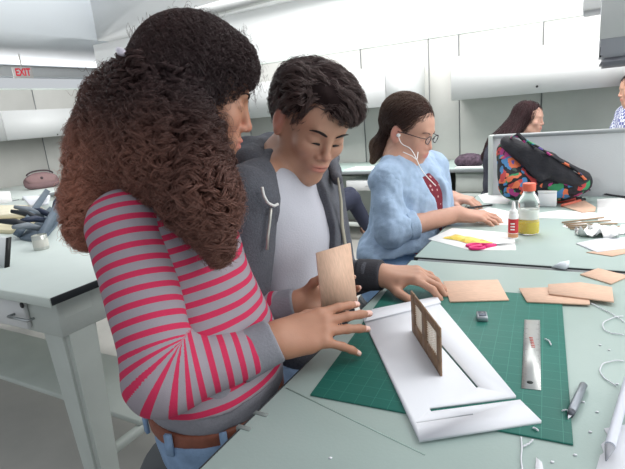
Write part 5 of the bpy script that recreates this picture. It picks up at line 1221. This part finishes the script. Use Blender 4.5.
# ================================================================== people far behind
def far_person(hc, fw, tf, scale, label, skin, shirt, trous, hairc, long_hair, hands, feet, seat=.46, res=.009, lean=.02):
    rg = np.random.default_rng(int(abs(hc[0])*1000)); up = A(0, 0, 1); R = frame(fw, up); tl = A(-tf[1], tf[0], 0); F3 = np.stack([tl, tf, up])
    neck = hc-up*.12-tf*lean; chest = neck-up*.16-tf*(.04 if lean > .1 else 0); belly = chest-up*.20; hips = A(belly[0], belly[1], max(seat+.10, belly[2]-.18))-tf*.02
    S = Solid(); head(S, hc, R, 1.0); S.cap(hc-up*.06, neck, .05, .055, .03).cap(neck, chest, .06, .10, .05).ell(chest, F3, A(.15, .09, .15), .05).ell(belly, F3, A(.13, .09, .14), .05).ell(hips, F3, A(.15, .11, .11), .05)
    C = Solid(); C.ell(chest, F3, A(.175, .12, .17), .05).ell(belly, F3, A(.155, .12, .16), .06).cap(neck-up*.05, chest, .07, .1, .04)
    for i, sg in enumerate((-1, 1)):
        sh = chest+tl*.17*sg+up*.09; w = hands[i]; el = (sh+w)/2-up*.10+tl*.04*sg; S.chain([sh, el, w], [.045, .038, .027], .02); C.cap(neck-up*.04, sh, .055, .065, .03).chain([sh, el, el+(w-el)*.9], [.066, .055, .042], .03)
        hand(S, w, nz(tf+tl*-.3*sg), up, 'L' if sg > 0 else 'R', [(20, 25, 15)]*4, [6, 0, -5, -10])
    K = Solid(); K.ell(hips, F3, A(.165, .125, .11), .05)
    for i, sg in enumerate((-1, 1)):
        kn, ft = feet[i]; S.cap(hips+tl*.09*sg, kn, .07, .05, .03).cap(kn, ft, .045, .035, .02); K.cap(hips+tl*.09*sg-up*.02, kn, .085, .066, .04).cap(kn, ft+up*.04, .062, .05, .02)
    o = body_mesh(S, .006, skin, 'person', label, heads=[(hc, R, 1.)])
    cloth(C, res, 'top', shirt, o, wr=.004, freq=40); cloth(K, res, 'trousers', trous, o, wr=.003, freq=40)
    for i in range(2):
        ft = feet[i][1]; m_ = Solid(); m_.cap(ft-up*.02, ft-up*.03+tf*.13, .045, .036, .02); cloth(m_, .008, 'shoe', mat('brown_shoe', (84, 60, 50), .6), o, wr=0.)
    H = Solid(); H.ell(hc+R[2]*.046-R[1]*.022, R, A(.084, .104, .088), .02).ell(hc+R[1]*.125-R[2]*.012, R, A(.060, .068, .064), .01, op=-1)
    if long_hair:
        H.cap(hc-R[1]*.04, neck-tf*.05-up*.05, .085, .075, .04).cap(neck-tf*.05-up*.05, chest-tf*.08+up*.02, .075, .05, .04).cap(hc-tl*.055-R[1]*.05, chest-tl*.12+up*.05, .045, .03, .03)
    V, F = H.mesh(.007); cv, cf = H.mesh(.007, disp=lambda X: .002+.003*noise(X, 90), slack=.012); nl = 1500; st, nr = surface_pts(V, F, nl, rg); rr = rg.normal(size=(nl, 3))*.2
    G = grow(H, st, lambda p: (A(0, 0, -1)-R[1]*.3+rr)/np.linalg.norm(A(0, 0, -1)-R[1]*.3+rr, axis=1)[:, None], 10, .010 if long_hair else .004, .002, rg, curl=(.003, .06), lift=.004)
    mb = MB(); mb.add(cv, cf); cols = [np.tile(np.array(srgb(hairc)), (len(cv), 1))]; v, q = strands(G, np.full(nl, .0012)); mb.add(v, q); c = np.array(srgb(hairc))[None]*rg.uniform(.7, 1.8, (nl, 1)); cols.append(np.repeat(c, 30, 0))
    mb.attrs.append(('tint', np.concatenate(cols))); mb.m[0][:] = 1; part('hair', mb, [hair_mat('hair_far', .4), hair_base()], o, smooth=True)
    return o, hips
tfb = nz(A(.95, .3, 0)); h0 = P(529, 119, 3.62)
def seat_legs(h0, tf, sp=.10, kz=.50, fz=.06):
    tl = A(-tf[1], tf[0], 0); return [(A(h0[0], h0[1], kz)+tf*.36+tl*sp*sg, A(h0[0], h0[1], fz)+tf*.34+tl*sp*sg) for sg in (-1, 1)]
fb, hb_ = far_person(h0, nz(A(.93, -.25, -.12)), tfb, 1., 'woman with long dark hair in a dark jacket behind the divider', (214, 170, 150), mat('dark_jacket', (58, 60, 72), .8, .1, 30), mat('dark_trousers', (52, 56, 66), .85), (58, 42, 44), True,
    [h0+A(.22, .12, -.42), h0+A(.30, .30, -.42)], seat_legs(h0, tfb), seat=.46, lean=.17)
stool(hb_[0], hb_[1], hb_[2]-.11, 'stool under the long-haired woman behind the divider')
h1 = P(634, 89, 3.75); tf1 = nz(A(-.9, -.3, 0)); PL = mat('plaid_shirt', (226, 228, 238), .8); nt = PL.node_tree; N = nt.nodes; L = nt.links; ck = N.new('ShaderNodeTexChecker'); ck.inputs['Scale'].default_value = 45; tc = N.new('ShaderNodeTexCoord'); L.new(tc.outputs['Object'], ck.inputs[0]); ck.inputs['Color1'].default_value = (*srgb((226, 228, 238)), 1); ck.inputs['Color2'].default_value = (*srgb((104, 110, 170)), 1); L.new(ck.outputs[0], N['Principled BSDF'].inputs['Base Color'])
fc, hc_ = far_person(h1, nz(A(-.95, -.25, -.15)), tf1, 1., 'person with short dark hair in a checked shirt at the right edge', (206, 160, 138), PL, mat('dark_trousers', (52, 56, 66), .85), (50, 40, 42), False,
    [h1+A(-.22, -.2, -.5), h1+A(-.12, -.32, -.5)], seat_legs(h1, tf1, kz=.58), seat=.58)
stool(hc_[0], hc_[1], hc_[2]-.11, 'stool under the person in the checked shirt at the right edge')
h2 = P(320, 128, 3.55); tf2 = nz(A(.85, .5, 0)); kn = P(352, 199, 3.75); ft = P(368, 232, 3.85)
tl2 = A(-tf2[1], tf2[0], 0)
fd_, hd_ = far_person(h2, nz(A(.8, .5, -.3)), tf2, 1., 'seated person in dark trousers and brown shoes, mostly hidden behind the young man', (206, 160, 138), mat('dark_jacket', (58, 60, 72), .8, .1, 30), mat('navy_trousers', (44, 48, 66), .85), (50, 40, 42), False,
    [h2+A(-.06, -.05, -.55), h2+A(-.08, .12, -.55)], [(kn, ft), (kn+tl2*.18, ft+tl2*.18)], seat=.55)
stool(hd_[0], hd_[1], hd_[2]-.11, 'stool under the seated person mostly hidden behind the young man')
